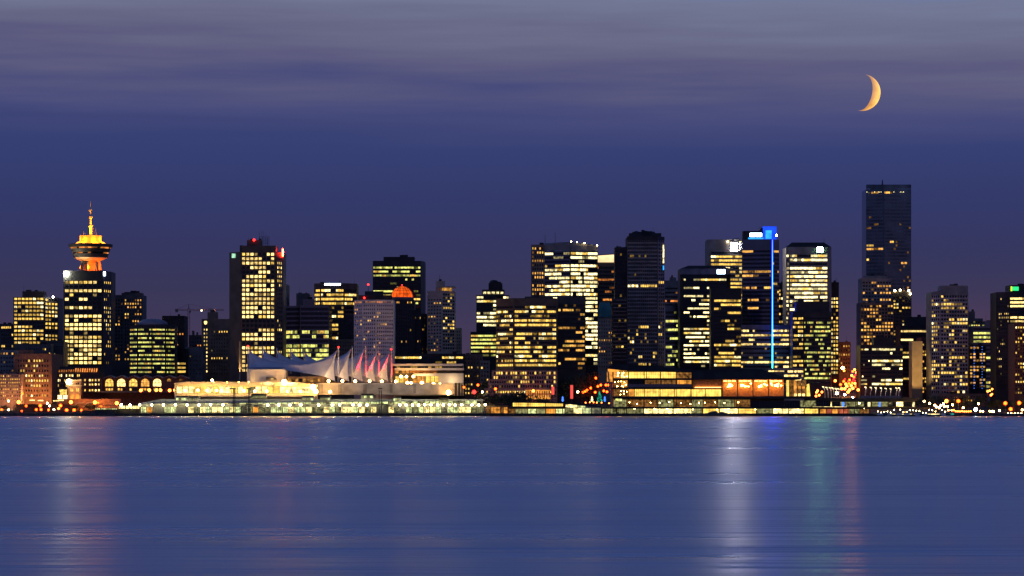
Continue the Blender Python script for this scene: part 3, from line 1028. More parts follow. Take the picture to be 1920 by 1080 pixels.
    crown = b.build("crown", "crown_floodlit_glow", crown)
    b = MB()
    b.frustum([P(1118.5, 479.4, D - 4), P(1157, 476.8, D - 4), P(1157, 476.8, D + 31), P(1118.5, 479.4, D + 31)], [P(1118.5, 478, D - 4), P(1157, 475.4, D - 4), P(1157, 475.4, D + 31), P(1118.5, 478, D + 31)])
    b.build("rim", "dark_bronze", crown)
    t = tower("hotel", "old stone hotel with a steep green copper roof seen between taller towers", HT, 3000, [(1121, 0), (1150, 0)], 595, "cream_stone",
              [W(0, 603, 7, 13, 6, "1101012111121", "a", .5, .4)], depth=40, clutter=False)
    hip_roof(t, "copper_roof", 1120, 1151, 1126, 1144, 566, 595.2, 2999, 42)
    b = MB()
    b.frustum([P(1121, 595, 2997), P(1133, 595, 2997), P(1133, 595, 3003), P(1121, 595, 3003)], [P(1126.6, 577, 2997), P(1127.4, 577, 2997), P(1127.4, 577, 3003), P(1126.6, 577, 3003)])
    b.build("gable", "copper_roof", t)
    b = MB()
    b.pbox(1142, 1146, 590, 595.5, 2996, 4)
    b.build("dormer", "copper_roof", t)
    D = 2700
    t = tower("apartment_tower", "tall nearly unlit charcoal condominium tower with a fine pale grid and bright right edge", AP, D, [(1176, 0), (1233, 0), (1246, 9)], 443, "charcoal",
              [W(0, 452, 7.0, 34, 14, "0000100000009000000000011122222223", "y", .72, .88, 1, 1), W(1, 452, 7.0, 34, 3, "0110011000091000000000010110000000", "y", .72, .8)], pent=[(1180, 1240, 437, 443.5, 5, 18), (1186, 1228, 434.5, 437.3, 7, 14)], clad_mat="grey_concrete")
    for x, y, m_ in ((1243.8, 462, "sign_cool"), (1244, 478, "lamp_amber"), (1244, 488, "lamp_warm"), (1244, 501, "sign_sky"), (1244.2, 470, "lamp_amber")):
        b = MB()
        b.box(X(x, D + 7) - .5, X(x, D + 7) + .5, D + 6.0, D + 7.4, Z(y + 4.5, D), Z(y - 3.5, D))
        b.build("edge_light", m_ if m_ == "sign_sky" else "lit_w_0", t)
    tower("apartment_tower", "darker setback shaft joined to the left side of the tall charcoal condominium tower", AP, 2706, [(1153, 6), (1176, 0)], 463, "charcoal",
          [W(0, 470, 7.0, 14, 5, "01000010000100", "y", .7, .85)], depth=26)
    t = tower("apartment_tower", "shorter dark block with pale balcony edges in front of the tall charcoal condominium tower", AP, 2660, [(1148, 4), (1176, 0)], 559, "charcoal",
              [W(0, 566, 7.0, 17, 5, "00000100001011001", "y", .6, .85)], depth=20)
    for i in range(17):
        part_box(t, "balcony", "grey_concrete", 1149, 1175, 562.2 + i * 7, 563.0 + i * 7, 2657.5, 2.4)
    tower("office_building", "grey concrete building with amber strips left of the dark flat tower with the blue-white sign", "office building", 2950, [(1246, 0), (1278, 0)], 526, "grey_concrete",
          [W(0, 541, 7.8, 6, 9, "130404", "o", .5, kind="b")], pent=[(1256, 1268, 520, 526.4, 3, 10)])
    tower("office_building", "green tinted glass block with patchy lime floors right of the tall charcoal condominium", "office building", 2850, [(1247, 0), (1285, 0)], 573, "teal_glass",
          [W(0, 586, 8.1, 13, 9, "5182711239328", "g", .6, kind="b")])
    D = 2800
    t = tower("office_tower", "dark flat topped tower with thin white floors and a blue-white sign on a pale crown", OB, D, [(1275, 2), (1281, 0), (1363, 0), (1369.5, 7)], 503.5, "black_cladding",
              [W(1, 524.4, 7.7, 22, 22, "8030431531227766753770", "w", .5, kind="b")], clutter=False)
    part_box(t, "crown", "grey_concrete", 1275.5, 1369, 503.6, 514.5, D - 0.8, 6)
    hip_roof(t, "charcoal", 1276, 1369, 1292, 1352, 497, 503.6, D - .4, 34)
    sign(t, "sign_cool", 1344.5, 1359.5, 505.5, 513.5, D - 1.0)
    tower("office_building", "plain dark block with two bright upper floors in front of the orange-lit square sign tower", "office building", 2730, [(1333, 0), (1390, 0)], 540, "black_cladding",
          [W(0, 563.9, 7.55, 17, 12, "98120313142315378", "y", .6, kind="b", ml=6, mr=1)], depth=24)
    D = 2900
    t = tower("office_tower", "concrete crowned tower with golden floors and a brilliant white square sign", OB, D, [(1326, 0), (1395, 0)], 449, "grey_concrete",
              [W(0, 474, 7.2, 15, 12, "489976688877876", "y", .6, kind="b", ml=7)], pent=[(1376, 1386, 446.5, 449.4, 4, 8)])
    sign(t, "sign_white", 1371, 1382.5, 455.5, 470.5, D)
    beacon(t, 1364.5, 453, D - 1, "lamp_white", .5, "roof_light")
    D = 2780
    t = tower("office_tower", "dark glass tower with a blue rooftop box and a blue-green light line", OB, D, [(1391, 7), (1447, 0), (1461, 9)], 448.5, "blue_glass",
              [W(0, 471, 7.6, 19, 16, "4000152005014220100", "a", .6, kind="b", run=4), W(1, 471, 7.6, 19, 4, "4003020040302001 00", "a", .6, kind="b")], depth=30)
    part_box(t, "penthouse", "charcoal", 1394, 1431, 433, 448.7, D + 9, 18)
    part_box(t, "penthouse", "charcoal", 1425, 1434, 427, 448.7, D + 12, 12)
    sign(t, "sign_cool", 1406, 1428.5, 437, 443.7, D + 8.4)
    part_box(t, "glow_band", "sign_sky", 1403, 1432, 445.2, 448.3, D + 7.6, 0.6)
    f = part_box(t, "light_box", "sign_blue", 1431.5, 1456, 424.5, 448.4, D + 6, 16)
    part_box(f, "light_panel", "sign_sky", 1435.5, 1447, 432, 448, D + 5.6, 0.3)
    beacon(t, 1456, 441, D + 5, "lamp_cool", .8, "roof_light")
    # corner light line, its colour runs from blue at the top to green at the foot
    m = bpy.data.materials.new("corner_led")
    m.use_nodes = True
    nt = m.node_tree
    nt.nodes.clear()
    o_ = nt.nodes.new("ShaderNodeOutputMaterial")
    e_ = nt.nodes.new("ShaderNodeEmission")
    e_.inputs["Strength"].default_value = 240
    g_ = nt.nodes.new("ShaderNodeTexCoord")
    s_ = nt.nodes.new("ShaderNodeSeparateXYZ")
    r_ = nt.nodes.new("ShaderNodeValToRGB")
    nt.links.new(g_.outputs["Generated"], s_.inputs[0])
    nt.links.new(s_.outputs["Z"], r_.inputs["Fac"])
    r_.color_ramp.elements[0].color = (0.002, 0.05, 0.02, 1)
    r_.color_ramp.elements[1].color = (0.001, 0.0025, 1.0, 1)
    x_ = r_.color_ramp.elements.new(0.42)
    x_.color = (0.0015, 0.012, 0.5, 1)
    nt.links.new(r_.outputs["Color"], e_.inputs["Color"])
    nt.links.new(e_.outputs[0], o_.inputs["Surface"])
    MATS["corner_led"] = m
    b = MB()
    b.box(X(1446.2, D), X(1448.0, D), D - 7.0, D - 0.1, Z(694, D), Z(450, D))
    fin = b.build("corner_fin", "charcoal", t)
    b = MB()
    b.box(X(1446.5, D), X(1447.7, D), D - 7.18, D - 7.02, Z(693.8, D), Z(450.2, D))
    b.build("light_strip", m, fin)
    t = tower("office_building", "pale concrete mid rise with long lit strips in front of the blue-topped tower", "office building", 2775, [(1359, 5), (1388, 0), (1480, 0)], 609, "grey_concrete",
              [W(0, 620.3, 8.4, 9, 8, "226301197", "c", .5, kind="b"), W(1, 620.3, 8.4, 9, 24, "653701296", "c", .5, kind="b")], depth=24)
    tower("podium_building", "low pale podium with bright cream strips right of the blue light line's foot", "podium", 2715, [(1440, 0), (1507, 0)], 690, "grey_concrete",
          [W(0, 696.5, 8.0, 4, 20, "8774", "c", .5, kind="b")], depth=18)
    tower("office_tower", "narrow dark tower with a ladder of yellow windows right of the blue-topped tower", OB, 2950, [(1458, 0), (1476, 0)], 530, "black_cladding",
          [W(0, 545, 7.3, 19, 3, "3587775777777777777", "y", .6, .7)])
    D = 2850
    t = tower("office_tower", "pale tower of dense white floors under a low dark hipped roof and green-white sign", OB, D, [(1474, 3), (1480, 0), (1552, 0), (1559, 7)], 463, "grey_concrete",
              [W(1, 479.7, 7.75, 27, 16, "770999998968877667777777777", "w", .62, kind="b"), W(0, 479.7, 7.75, 27, 2, "550999998968877667777777777", "w", .62, kind="b")], clutter=False)
    hip_roof(t, "charcoal", 1474.5, 1558.5, 1487, 1547, 453.5, 463.1, D + .2, 34)
    sign(t, "sign_green", 1532.5, 1542.5, 463.5, 472.5, D - .2)
    antenna(t, 1545, 447, 455, D + 12)
    tower("office_building", "black office block with broken lime-yellow floors before the pale green-signed tower", "office building", 2740, [(1486, 6), (1507, 0), (1558, 0)], 584, "black_cladding",
          [W(0, 597, 8.0, 16, 8, "4887777777777776", "y", .55, kind="b"), W(1, 597, 8.0, 16, 26, "0757625284651550", "g", .5, kind="b")], pent=[(1493, 1555, 565, 584.5, 4, 18)])
    tower("apartment_tower", "narrow tower with stacked square yellow windows right of the pale green-signed tower", AP, 2900, [(1556, 0), (1573, 0)], 529, "charcoal",
          [W(0, 560, 7.3, 20, 3, "78888888888887777755", "y", .62, .7)])
    tower("office_block", "short block with pinkish windows at the end of the street of red and orange lights", "office block", 3150, [(1570, 0), (1595, 0)], 641, "dark_brick", [W(0, 649, 8, 7, 5, "3555300", "a", .5, .55)])
    # tallest tower
    t = tower("skyscraper", "tallest skyscraper, a dark teal glass slab with a glass screen top at the right end", "skyscraper", 3250, [(1624, 6), (1657, 0), (1708.5, 4)], 354, "teal_glass",
              [W(0, 361, 6.6, 30, 7, "210200000020000290041000201101", "a", .62, kind="b", run=2), W(1, 361, 6.6, 30, 14, "200000001000001000001000110110", "a", .62, kind="b", run=1)], depth=40, glass="teal_glass", clad_mat="blue_glass")
    b = MB()
    for x0, d0, x1, d1 in ((1624, 6, 1657, 0), (1657, 0, 1708.5, 4)):
        a0, a1 = P(x0, 354, 3250 + d0), P(x1, 354, 3250 + d1)
        c0, c1 = P(x0, 346, 3250 + d0), P(x1, 346, 3250 + d1)
        b.frustum([a0, a1, a1 + Vector((0, .5, 0)), a0 + Vector((0, .5, 0))], [c0, c1, c1 + Vector((0, .5, 0)), c0 + Vector((0, .5, 0))])
    b.build("glass_screen", "teal_glass", t)
    part_box(t, "penthouse", "charcoal", 1636, 1682, 346.5, 354.3, 3262, 20)
    antenna(t, 1654.5, 337, 347, 3266, .9)
    for x in (1625.5, 1640, 1648, 1652, 1676, 1689, 1694):
        beacon(t, x, 360, 3250, "lit_w_0", .42, "roof_light")
    t = tower("apartment_tower", "light framed apartment tower with warm scattered windows at the foot of the tallest skyscraper", AP, 3050, [(1616, 0), (1672, 0)], 521, "grey_concrete",
              [W(0, 530, 6.4, 22, 10, "1343234543443443233432", "a", .62, .72)], pent=[(1622, 1665, 517, 521.4, 4, 16)])
    tower("apartment_tower", "broader lower front shaft of warm lit flats below the tallest skyscraper", AP, 3020, [(1613, 0), (1676, 0)], 567, "dark_concrete",
          [W(0, 574, 6.4, 15, 11, "454454344534433", "a", .62, .72)])
    t = tower("apartment_tower", "dark tower edge with four white rooftop lamps close right of the warm lit flats", AP, 3150, [(1673, 0), (1709, 0)], 546, "black_cladding",
              [W(0, 558, 6.3, 16, 6, "0544332332343322", "y", .55, .7)])
    for x, y in ((1678, 545), (1688, 544), (1704, 545), (1707, 551)):
        beacon(t, x, y, 3149, "lamp_white", 1.0, "roof_light")
    t = tower("office_building", "black low rise with dense bright yellow ribbon floors above the row of curved lamps", "office building", 2750, [(1613, 3), (1634, 0), (1693, 0)], 647, "black_cladding",
              [W(1, 655.2, 7.2, 10, 30, "8309980169", "w", .6, kind="b", run=5), W(0, 655.2, 7.2, 10, 8, "3002210132", "w", .45, kind="b")], pent=[(1638, 1677, 632, 647.5, 5, 16)])
    tower("office_building", "dark blocky building with a few cream strips behind the tan windowless slab", "office building", 2900, [(1688, 0), (1748, 0)], 611, "charcoal",
          [W(0, 621, 8.1, 13, 10, "7350066000090", "c", .5, kind="b", run=4)], pent=[(1700, 1748, 594, 611.5, 6, 20)])
    tower("office_block", "plain tan windowless concrete slab lit from below", "office block", 2790, [(1710, 0), (1729.5, 0)], 640, "tan_stone", depth=22)
    light("SPOT", (X(1719, 2735), 2735, Z(741, 2735)), (1.0, 0.62, 0.22), 150000, .5, P(1719.5, 685, 2790), 44)
    tower("apartment_tower", "slim dark tower with stacked orange windows between the tan slab and the grey framed condominium", AP, 2850, [(1728, 0), (1746, 0)], 632, "dark_brick", [W(0, 640, 6.3, 16, 4, "4434344343344544", "a", .6, .65)])
    t = tower("apartment_tower", "large grey framed condominium with glinting flats and a pale penthouse box", AP, 2760, [(1746, 8), (1763, 0), (1815.5, 0)], 547, "grey_concrete",
              [W(0, 556, 7.15, 26, 4, "22331422343343343434343221", "y", .68, .8), W(1, 556, 7.15, 26, 10, "11431066333232243253443421", "y", .66, .84)],
              pent=[(1764, 1815, 535.5, 547.4, 2, 20), (1752, 1763, 546.5, 552, 9, 8)], clad_mat="pale_concrete")
    tower("apartment_tower", "pale glass tower showing a greenish scatter right of the grey framed condominium", AP, 3000, [(1815, 0), (1843, 0)], 597, "dark_concrete", [W(0, 604, 6.6, 18, 6, "233432343334333222", "g", .55, .7)], pent=[(1816, 1828, 584, 597.4, 3, 10)])
    t = tower("apartment_tower", "low dark tower with square orange windows and strings of blue lights near the right end", AP, 2800, [(1817, 0), (1849, 0)], 646, "black_cladding",
              [W(0, 652, 6.0, 14, 5, "55455154355432", "a", .62, .7)])
    for x in (1826.5, 1841.5):
        b = MB()
        for i in range(16):
            b.ball(P(x, 650 + i * 5.2, 2799.2), .35, 6)
        o = b.build("light_string", "glow_blue", t)
    tower("office_building", "stepped glass office with lime strips left of the black tower at the right edge", "office building", 2950, [(1824, 0), (1869, 0)], 611, "blue_glass",
          [W(0, 617, 7.7, 17, 9, "15766255407312430", "g", .58, kind="b")], pent=[(1846, 1869, 602, 611.4, 6, 16)])
    tower("brick_building", "long low brown brick terrace behind the lamps of the right-hand park", "brick building", 2735, [(1764, 0), (1852, 0)], 738, "brown_stone", [W(0, 744, 7, 2, 16, "12", "a", .5, .45)], depth=14)
    D = 2700
    t = tower("office_tower", "black tower with cream floors and a green and lime rooftop sign", OB, D, [(1868, 10), (1893, 0), (1934, 0)], 547, "black_cladding",
              [W(0, 560, 7.05, 24, 7, "212011212102111011100000", "c", .5, .35), W(1, 560, 7.05, 24, 12, "999009990677708786000003", "c", .6, kind="b", run=5)], pent=[(1893, 1934, 534.5, 547.4, 1, 24)])
    sign(t, "sign_emerald", 1898.5, 1910, 537.5, 545, D + 0.4)
    part_box(t, "sign", "sign_lime", 1895, 1898, 537, 545.8, D + .3, .4)
    tower("apartment_tower", "brown brick apartment tower with orange windows cut by the right edge of the view", AP, 2640, [(1902, 0), (1936, 0)], 606, "dark_brick",
          [W(0, 614, 6.8, 19, 7, "2334242253422534423", "y", .55, .55)])


# ------------------------------------------------------------------ the waterfront
def outline(b, pts, D, depth, mi=0):
    """a front outline carried straight back"""
    f = [P(x, y, D) for x, y in pts]
    g = [p + Vector((0, depth, 0)) for p in f]
    b.frustum(f, g, mi)


def bays(root, xs, y0, y1, D, choose, name="glazing", panes=3, frame="dark_metal", gap=0.5, fw=0.16):
    """one glazed bay between each pair of neighbouring bearings, with its own mullions"""
    fr = MB()
    for i, (a, c) in enumerate(zip(xs, xs[1:])):
        m = choose(i) if callable(choose) else choose
        if m is None:
            continue
        b = MB()
        b.pbox(a + gap, c - gap, y0, y1, D, 0.12)
        g = b.build(name, m, root)
        x0, x1 = X(a + gap, D), X(c - gap, D)
        for k in range(panes + 1):
            x = x0 + (x1 - x0) * k / panes
            fr.box(x - fw / 2, x + fw / 2, D - 0.2, D - 0.02, Z(y1, D), Z(y0, D))
        zm = Z(y0 + (y1 - y0) * 0.38, D)
        fr.box(x0, x1, D - 0.16, D - 0.03, zm - fw / 2, zm + fw / 2)
    if fr.f:
        fr.build("mullion", frame, root)


def pick(*pairs):
    names = [p[0] for p in pairs]
    wts = [p[1] for p in pairs]
    return lambda i: rng.choices(names, wts)[0]


def build_sails():
    D0 = 2546.0
    root = thing("sail_roof_hall", "long pier hall under five white tent sails, three of them lit red", "convention hall", (X(600, D0), D0, 2.2))
    xl = [467, 494, 521, 547, 572]
    yl = [655, 655, 658, 660, 661]
    xr = [633, 659, 684, 708, 732]
    yr = [655, 653, 653, 657, 659]
    N = 22
    for i in range(5):
        Df, Dm, Db = D0 + 24 * i, D0 + 24 * i + 11, D0 + 24 * i + 21

        def ridge(t):
            x = xl[i] + (xr[i] - xl[i]) * t
            y = yl[i] + (yr[i] - yl[i]) * t + 27 * (4 * t * (1 - t)) ** 0.72
            return P(x, y, Dm)

        def edge(t, D):
            x = xl[i] - 1 + (xr[i] - 25 - xl[i] + 1) * t
            y = 692 + 14 * t ** 1.3 - 3.0 * math.sin(math.pi * t)
            return P(x, y, D)

        rows = []
        for j in range(7):
            v = j / 6
            row = []
            for q in range(N + 1):
                t = q / N
                a, c = edge(t, Df), ridge(t)
                p = a.lerp(c, v)
                hgt = (c - a).z
                p.z -= 0.20 * (1 - 0.75 * t ** 6) * hgt * math.sin(math.pi * v)
                row.append(p)
            rows.append(row)
        for j in range(1, 6):
            v = 1 - j / 5
            row = []
            for q in range(N + 1):
                t = q / N
                a, c = edge(t, Db), ridge(t)
                p = a.lerp(c, v)
                p.z -= 0.20 * (1 - 0.75 * t ** 6) * (c - a).z * math.sin(math.pi * v)
                row.append(p)
            rows.append(row)
        b = MB()
        b.grid(rows)
        # western end panel, from the peak down to the deck
        pk = ridge(1.0)
        fr, br = edge(1.0, Df), P(xr[i] - 4, 715.5, Dm)
        prow = []
        for j in range(9):
            v = j / 8
            l = fr.lerp(pk, v)
            l.z -= 0.05 * (pk - fr).z * math.sin(math.pi * v)
            r_ = br.lerp(pk, v)
            r_.x -= 2.2 * math.sin(math.pi * v)
            row = []
            for q in range(7):
                u = q / 6
                p = l.lerp(r_, u)
                p.y += 1.2 * math.sin(math.pi * u) * (1 - v)
                row.append(p)
            prow.append(row)
        b.grid(prow)
        b.build("sail", "sail_fabric", root, smooth=True)
        for (x, y, yb, dd) in ((xr[i] + 1.6, yr[i] - 4, 718, 0), (xl[i] - 2, yl[i] - 6, 700, 0)):
            b = MB()
            b.tube(P(x, yb, Dm + dd), P(x, y, Dm + dd), 0.75, 0.5, 8)
            mst = b.build("mast", "white_panel", root)
            if (x > 600 and i in (0, 4)) or (x < 600 and i == 0):
                beacon(mst, x, y, Dm, r=0.8)
        light("SPOT", P(xr[i] - 6, 716.0, Df - 9), (1.0, 0.72, 0.45), 9500 if i < 2 else 5500, .4, P(xr[i] - 12, 694 if i < 2 else 704, Dm - 5), 75 if i < 2 else 60, 0.8)
        if i >= 2:
            light("SPOT", P(xr[i] + 14, 712, Dm + 1), (1.0, 0.008, 0.028), 230000, .3, P(xr[i] - 8, 675, Dm - 5), 52, 0.5)
    for x in (500, 545, 585):
        light("SPOT", P(x, 722, D0 - 26), (1.0, 0.70, 0.40), 9000 if x > 500 else 5000, .4, P(x + 8, 690, D0 + 4), 80, 0.9)
    # hall under the fabric, grey terrace wall in front
    b = MB()
    b.pbox(536, 606, 706, 738, D0 + 4, 100)
    b.pbox(606.2, 735, 716.5, 738, D0 + 4, 100)
    b.build("hall_body", "brown_stone", root)
    b = MB()
    b.pbox(592, 851, 720, 740, 2538, 16)
    b.build("terrace_wall", "pale_concrete", root)
    for x0, x1 in ((634, 640), (681, 688), (731, 736), (775, 780), (603, 605)):
        part_box(root, "pilaster", "grey_concrete", x0, x1, 720.3, 737.5, 2537.4, 0.58)
    part_box(root, "parapet", "white_panel", 592, 851, 718.6, 719.9, 2537.6, 1.5)
    for x in range(540, 600, 7):
        part_box(root, "hall_window", rng.choice(["hall_dim", "lit_a_1", "dark_glass"]), x, x + 5, 710, 716, D0 + 2.7, 0.2)

    for x in range(610, 850, 34):
        light("POINT", P(x, 716, 2529), (1.0, 0.76, 0.52), 650, .5)
    # rounded theatre
    D = 2536
    t = thing("theatre_drum", "rounded windowless pale drum building under the left-hand end of the sails", "theatre", (X(498, D), D, 2.2))
    q = []
    for k in range(13):
        a = math.pi * (1 - k / 12)
        q.append((X(498, D) + math.copysign(abs(math.cos(a)) ** 0.45, math.cos(a)) * X(960 + 37, D), D + 14 - 14 * math.sin(a) ** 0.6))
    q += [(X(535, D), D + 30), (X(461, D), D + 30)]
    b = MB()
    b.prism(q, Z(722, D), Z(692.5, D))
    b.build("wall", "white_panel", t)
    b = MB()
    cxm = X(498, D)
    b.frustum([Vector((x, y, Z(692.4, D))) for x, y in q], [Vector((cxm + (x - cxm) * 0.9, y + 4, Z(688.5, D))) for x, y in q])
    b.build("roof", "pale_roof", t)
    b = MB()
    outline(b, [(499, 712), (499, 707), (515, 707), (519, 712)], D - 3.5, 3)
    b.build("entrance_canopy", "charcoal", t)

    # hotel podium
    D = 2666
    t = thing("hotel_podium", "broad white hotel podium of stacked balcony slabs above the right-hand terrace lamps", "hotel podium", (X(803, D), D, 2.2))
    b = MB()
    b.pbox(736, 868, 684, 742, D + 6, 40)
    b.build("wall", "dark_concrete", t)
    for (x0, x1, y0, y1) in ((736, 868, 682, 686.3), (740, 869.5, 690, 694.3), (775, 869, 700, 705)):
        part_box(t, "floor_slab", "white_panel", x0, x1, y0, y1, D, 46)
    part_box(t, "blank_wall", "white_panel", 823, 869, 705.1, 718, D + 1, 30)
    bays(t, [737 + 6.55 * i for i in range(21)], 686.6, 689.8, D + 5.8, pick(("dark_glass", 8), ("lit_y_1", 2)), panes=2)
    bays(t, [741 + 6.5 * i for i in range(13)], 694.6, 699.8, D + 5.8, pick(("hall_amber", 3), ("hall_lit", 1), ("hall_dim", 2)), panes=3)
    part_box(t, "balcony_front", "warm_timber", 768, 820, 695, 698.5, D + 4.5, 0.4)
    bays(t, [741 + 8.2 * i for i in range(11)], 705.5, 717.5, D + 5.6, pick(("hall_amber", 4), ("hall_dim", 2), ("hall_lit", 1)), panes=4)
    for x in (851, 857, 863, 867.5):
        part_box(t, "column", "cream_stone", x, x + 1.8, 718.2, 742, D + 1.5, 2)
    light("POINT", P(848, 716, 2660), (1.0, 0.72, 0.36), 3500, .5)
    light("POINT", P(795, 713, 2660), (1.0, 0.66, 0.28), 9000, .5)

    # cruise terminal, floodlit cream
    D = 2530
    t = thing("cruise_terminal", "long low cream terminal building blazing with lamps along its upper terrace", "terminal", (X(460, D), D, 2.2))
    b = MB()
    b.pbox(327, 594, 720, 775, D, 14)
    b.build("wall", "cream_stone", t)
    b = MB()
    outline(b, [(326, 720), (326, 718.6), (345, 715.6), (560, 716.6), (596, 722), (596, 724)], D - 4, 18)
    b.build("roof", "cream_stone", t)
    bays(t, [331 + 11.4 * i for i in range(23)], 725, 737, D - 0.2, pick(("quay_lit", 6), ("hall_lit", 4), ("quay_dim", 1), ("lit_g_1", 1)), panes=4)  # glowing bays added for the glare of the floodlit wall
    b = MB()
    for i in range(54):
        x = 330 + i * 4.9
        b.pbox(x, x + .4, 738.2, 741.4, D - 8, .2)
    b.pbox(328, 594, 737.8, 738.4, D - 8.1, .3)
    b.build("railing", "galvanised_metal", t)
    for x in range(340, 600, 24):
        light("POINT", P(x, 731, D - 9), (1.0, 0.64, 0.20), 2000, .5)
    for x in range(350, 600, 40):
        light("POINT", P(x, 711, D + 2), (1.0, 0.64, 0.20), 1000, .5)
    part_box(t, "terrace_deck", "pale_concrete", 327, 594, 741.6, 744, D - 9, 10)

    # quay side shed
    D = 2506
    t = thing("pier_shed", "very long glazed pier shed standing on the dark dock edge under the white sails", "pier shed", (X(580, D), D, 2.2))
    b = MB()
    b.pbox(262, 908, 757.5, 775.5, D + 1.0, 20)
    b.build("wall", "galvanised_metal", t)
    b = MB()
    b.pbox(304, 905, 749.5, 757.6, D + 3.0, 15)
    b.build("upper_wall", "dark_concrete", t)
    b = MB()
    outline(b, [(262, 757.4), (262, 756), (300, 748.5), (905, 748.5), (908, 750), (908, 751)], D + 2.2, 19)
    b.build("roof", "pale_roof", t)
    part_box(t, "canopy", "galvanised_metal", 270, 906, 757.2, 758.4, D - 2.2, 4)
    bays(t, [306 + 11.1 * i for i in range(54)], 751.2, 757.0, D + 2.8, pick(("quay_cool", 6), ("quay_dim", 3), ("quay_lit", 1)), panes=4)
    xs = [264 + 11.05 * i for i in range(59)]

    def lower(i):
        x = xs[i]
        if 329 < x < 345 or 285 < x < 300 or 700 < x < 722:
            return None
        return rng.choices(("quay_lit", "quay_cool", "quay_dim", "hall_amber", "galvanised_metal"), (6, 5, 2, .6, 1))[0]

    bays(t, xs, 763.2, 773.6, D + 0.8, lower, "bay_opening", panes=3)
    for x in xs[::2]:
        part_box(t, "column", "galvanised_metal", x - .5, x + .5, 758.5, 775, D - 0.9, 1.2)
    for (x0, x1, y0) in ((329, 352, 742), (353, 373, 742.5), (470, 500, 738), (565, 589, 742), (599, 620, 742), (676, 701, 738), (737, 752, 743), (822, 842, 746)):
        b = MB()
        outline(b, [(x0, y0 + 3), (x0 + 2, y0), (x1 - 2, y0), (x1, y0 + 3)], D - 1.5, 12)
        g = b.build("gallery", "charcoal", t)
        w_ = MB()
        w_.pbox(x0 + .6, x1 - .6, y0 + 3.1, y0 + 9, D - 1.2, 8)
        w_.build("gallery_wall", rng.choice(["galvanised_metal", "pale_roof"]), g)
        n = 4
        for k in range(n):
            xa = x0 + 1.2 + (x1 - x0 - 2.4) * k / n
            w_ = MB()
            w_.pbox(xa, xa + (x1 - x0 - 2.4) / n - .8, y0 + 4, y0 + 8.4, D - 1.4, .12)
            w_.build("gallery_pane", rng.choice(["quay_cool", "quay_dim", "quay_dim"]), g)
    part_box(t, "dock_edge", "black_cladding", 216, 940, 775.4, 780.9, 2494.5, 12)
    for x in range(220, 940, 12):
        b = MB()
        b.tube(P(x, 782, 2494.2), P(x, 775.6, 2494.2), .35, None, 5)
        b.build("pile", "dark_metal", t)

    r5 = random.Random(9)
    b = MB()
    for i in range(150):
        x = 262 + i * 4.32 + r5.uniform(-1.2, 1.2)
        y0 = r5.choice((750, 757, 763, 763, 766))
        b.pbox(x, x + r5.uniform(.25, .6), y0, 775.6, D - r5.uniform(2.6, 3.6), .15)
    for i in range(46):
        x = 262 + i * 14
        b.tube(P(x, 763, D - 3), P(x + r5.uniform(5, 12), 774.5, D - 3), .12, None, 4)
    b.pbox(262, 908, 772.4, 772.9, D - 3.9, .12)
    b.pbox(262, 908, 774.0, 774.3, D - 3.9, .12)
    b.build("brace_lattice", "dark_metal", t)
    for x in range(345, 905, 28):  # unseen fill lights, added to brighten the shed roof and dark gap
        light("POINT", P(x, 740.5, D + 8), (1.0, 0.78, 0.36), 1500, .4)
    for x in range(275, 905, 22):
        light("POINT", P(x, 760, D - 4), (0.98, 0.86, 0.40), 1200, .4)
    # ship gangways
    for x, label in ((438, "tall black gangway gantry by the cruise terminal's dark left berth"), (466, "second black gangway gantry, closest to the rounded drum"), (713, "right-hand black gangway gantry of twin masts below the red sails")):
        D = 2500
        t = thing("gangway_gantry", label, "gangway", (X(x, D), D, 2.2))
        for dx in (-2, 2) if x > 700 else (0, 2.4):
            b = MB()
            b.box(X(x + dx, D) - .35, X(x + dx, D) + .35, D - .35, D + .35, 2.2, Z(732 if x > 700 else 729, D))
            b.build("post", "dark_metal", t)
        part_box(t, "crossbar", "dark_metal", x - 8 if x < 450 else x - 4, x + 4, 727.5, 729.5, D - .5, 1.2)
        b = MB()
        for k in range(6):
            xa, xb = x + 3 + k * 5, x + 8 + k * 5
            ya, yb = 755 + k * 2.2, 757.2 + k * 2.2
            b.tube(P(xa, ya, D), P(xb, yb, D), .2, None, 4)
            b.tube(P(xa, ya + 4, D), P(xb, yb + 4, D), .2, None, 4)
            b.tube(P(xa, ya, D), P(xb, yb + 4, D), .12, None, 4)
            b.tube(P(xa, ya + 4, D), P(xb, yb, D), .12, None, 4)
        b.build("gangway_lattice", "dark_metal", t)


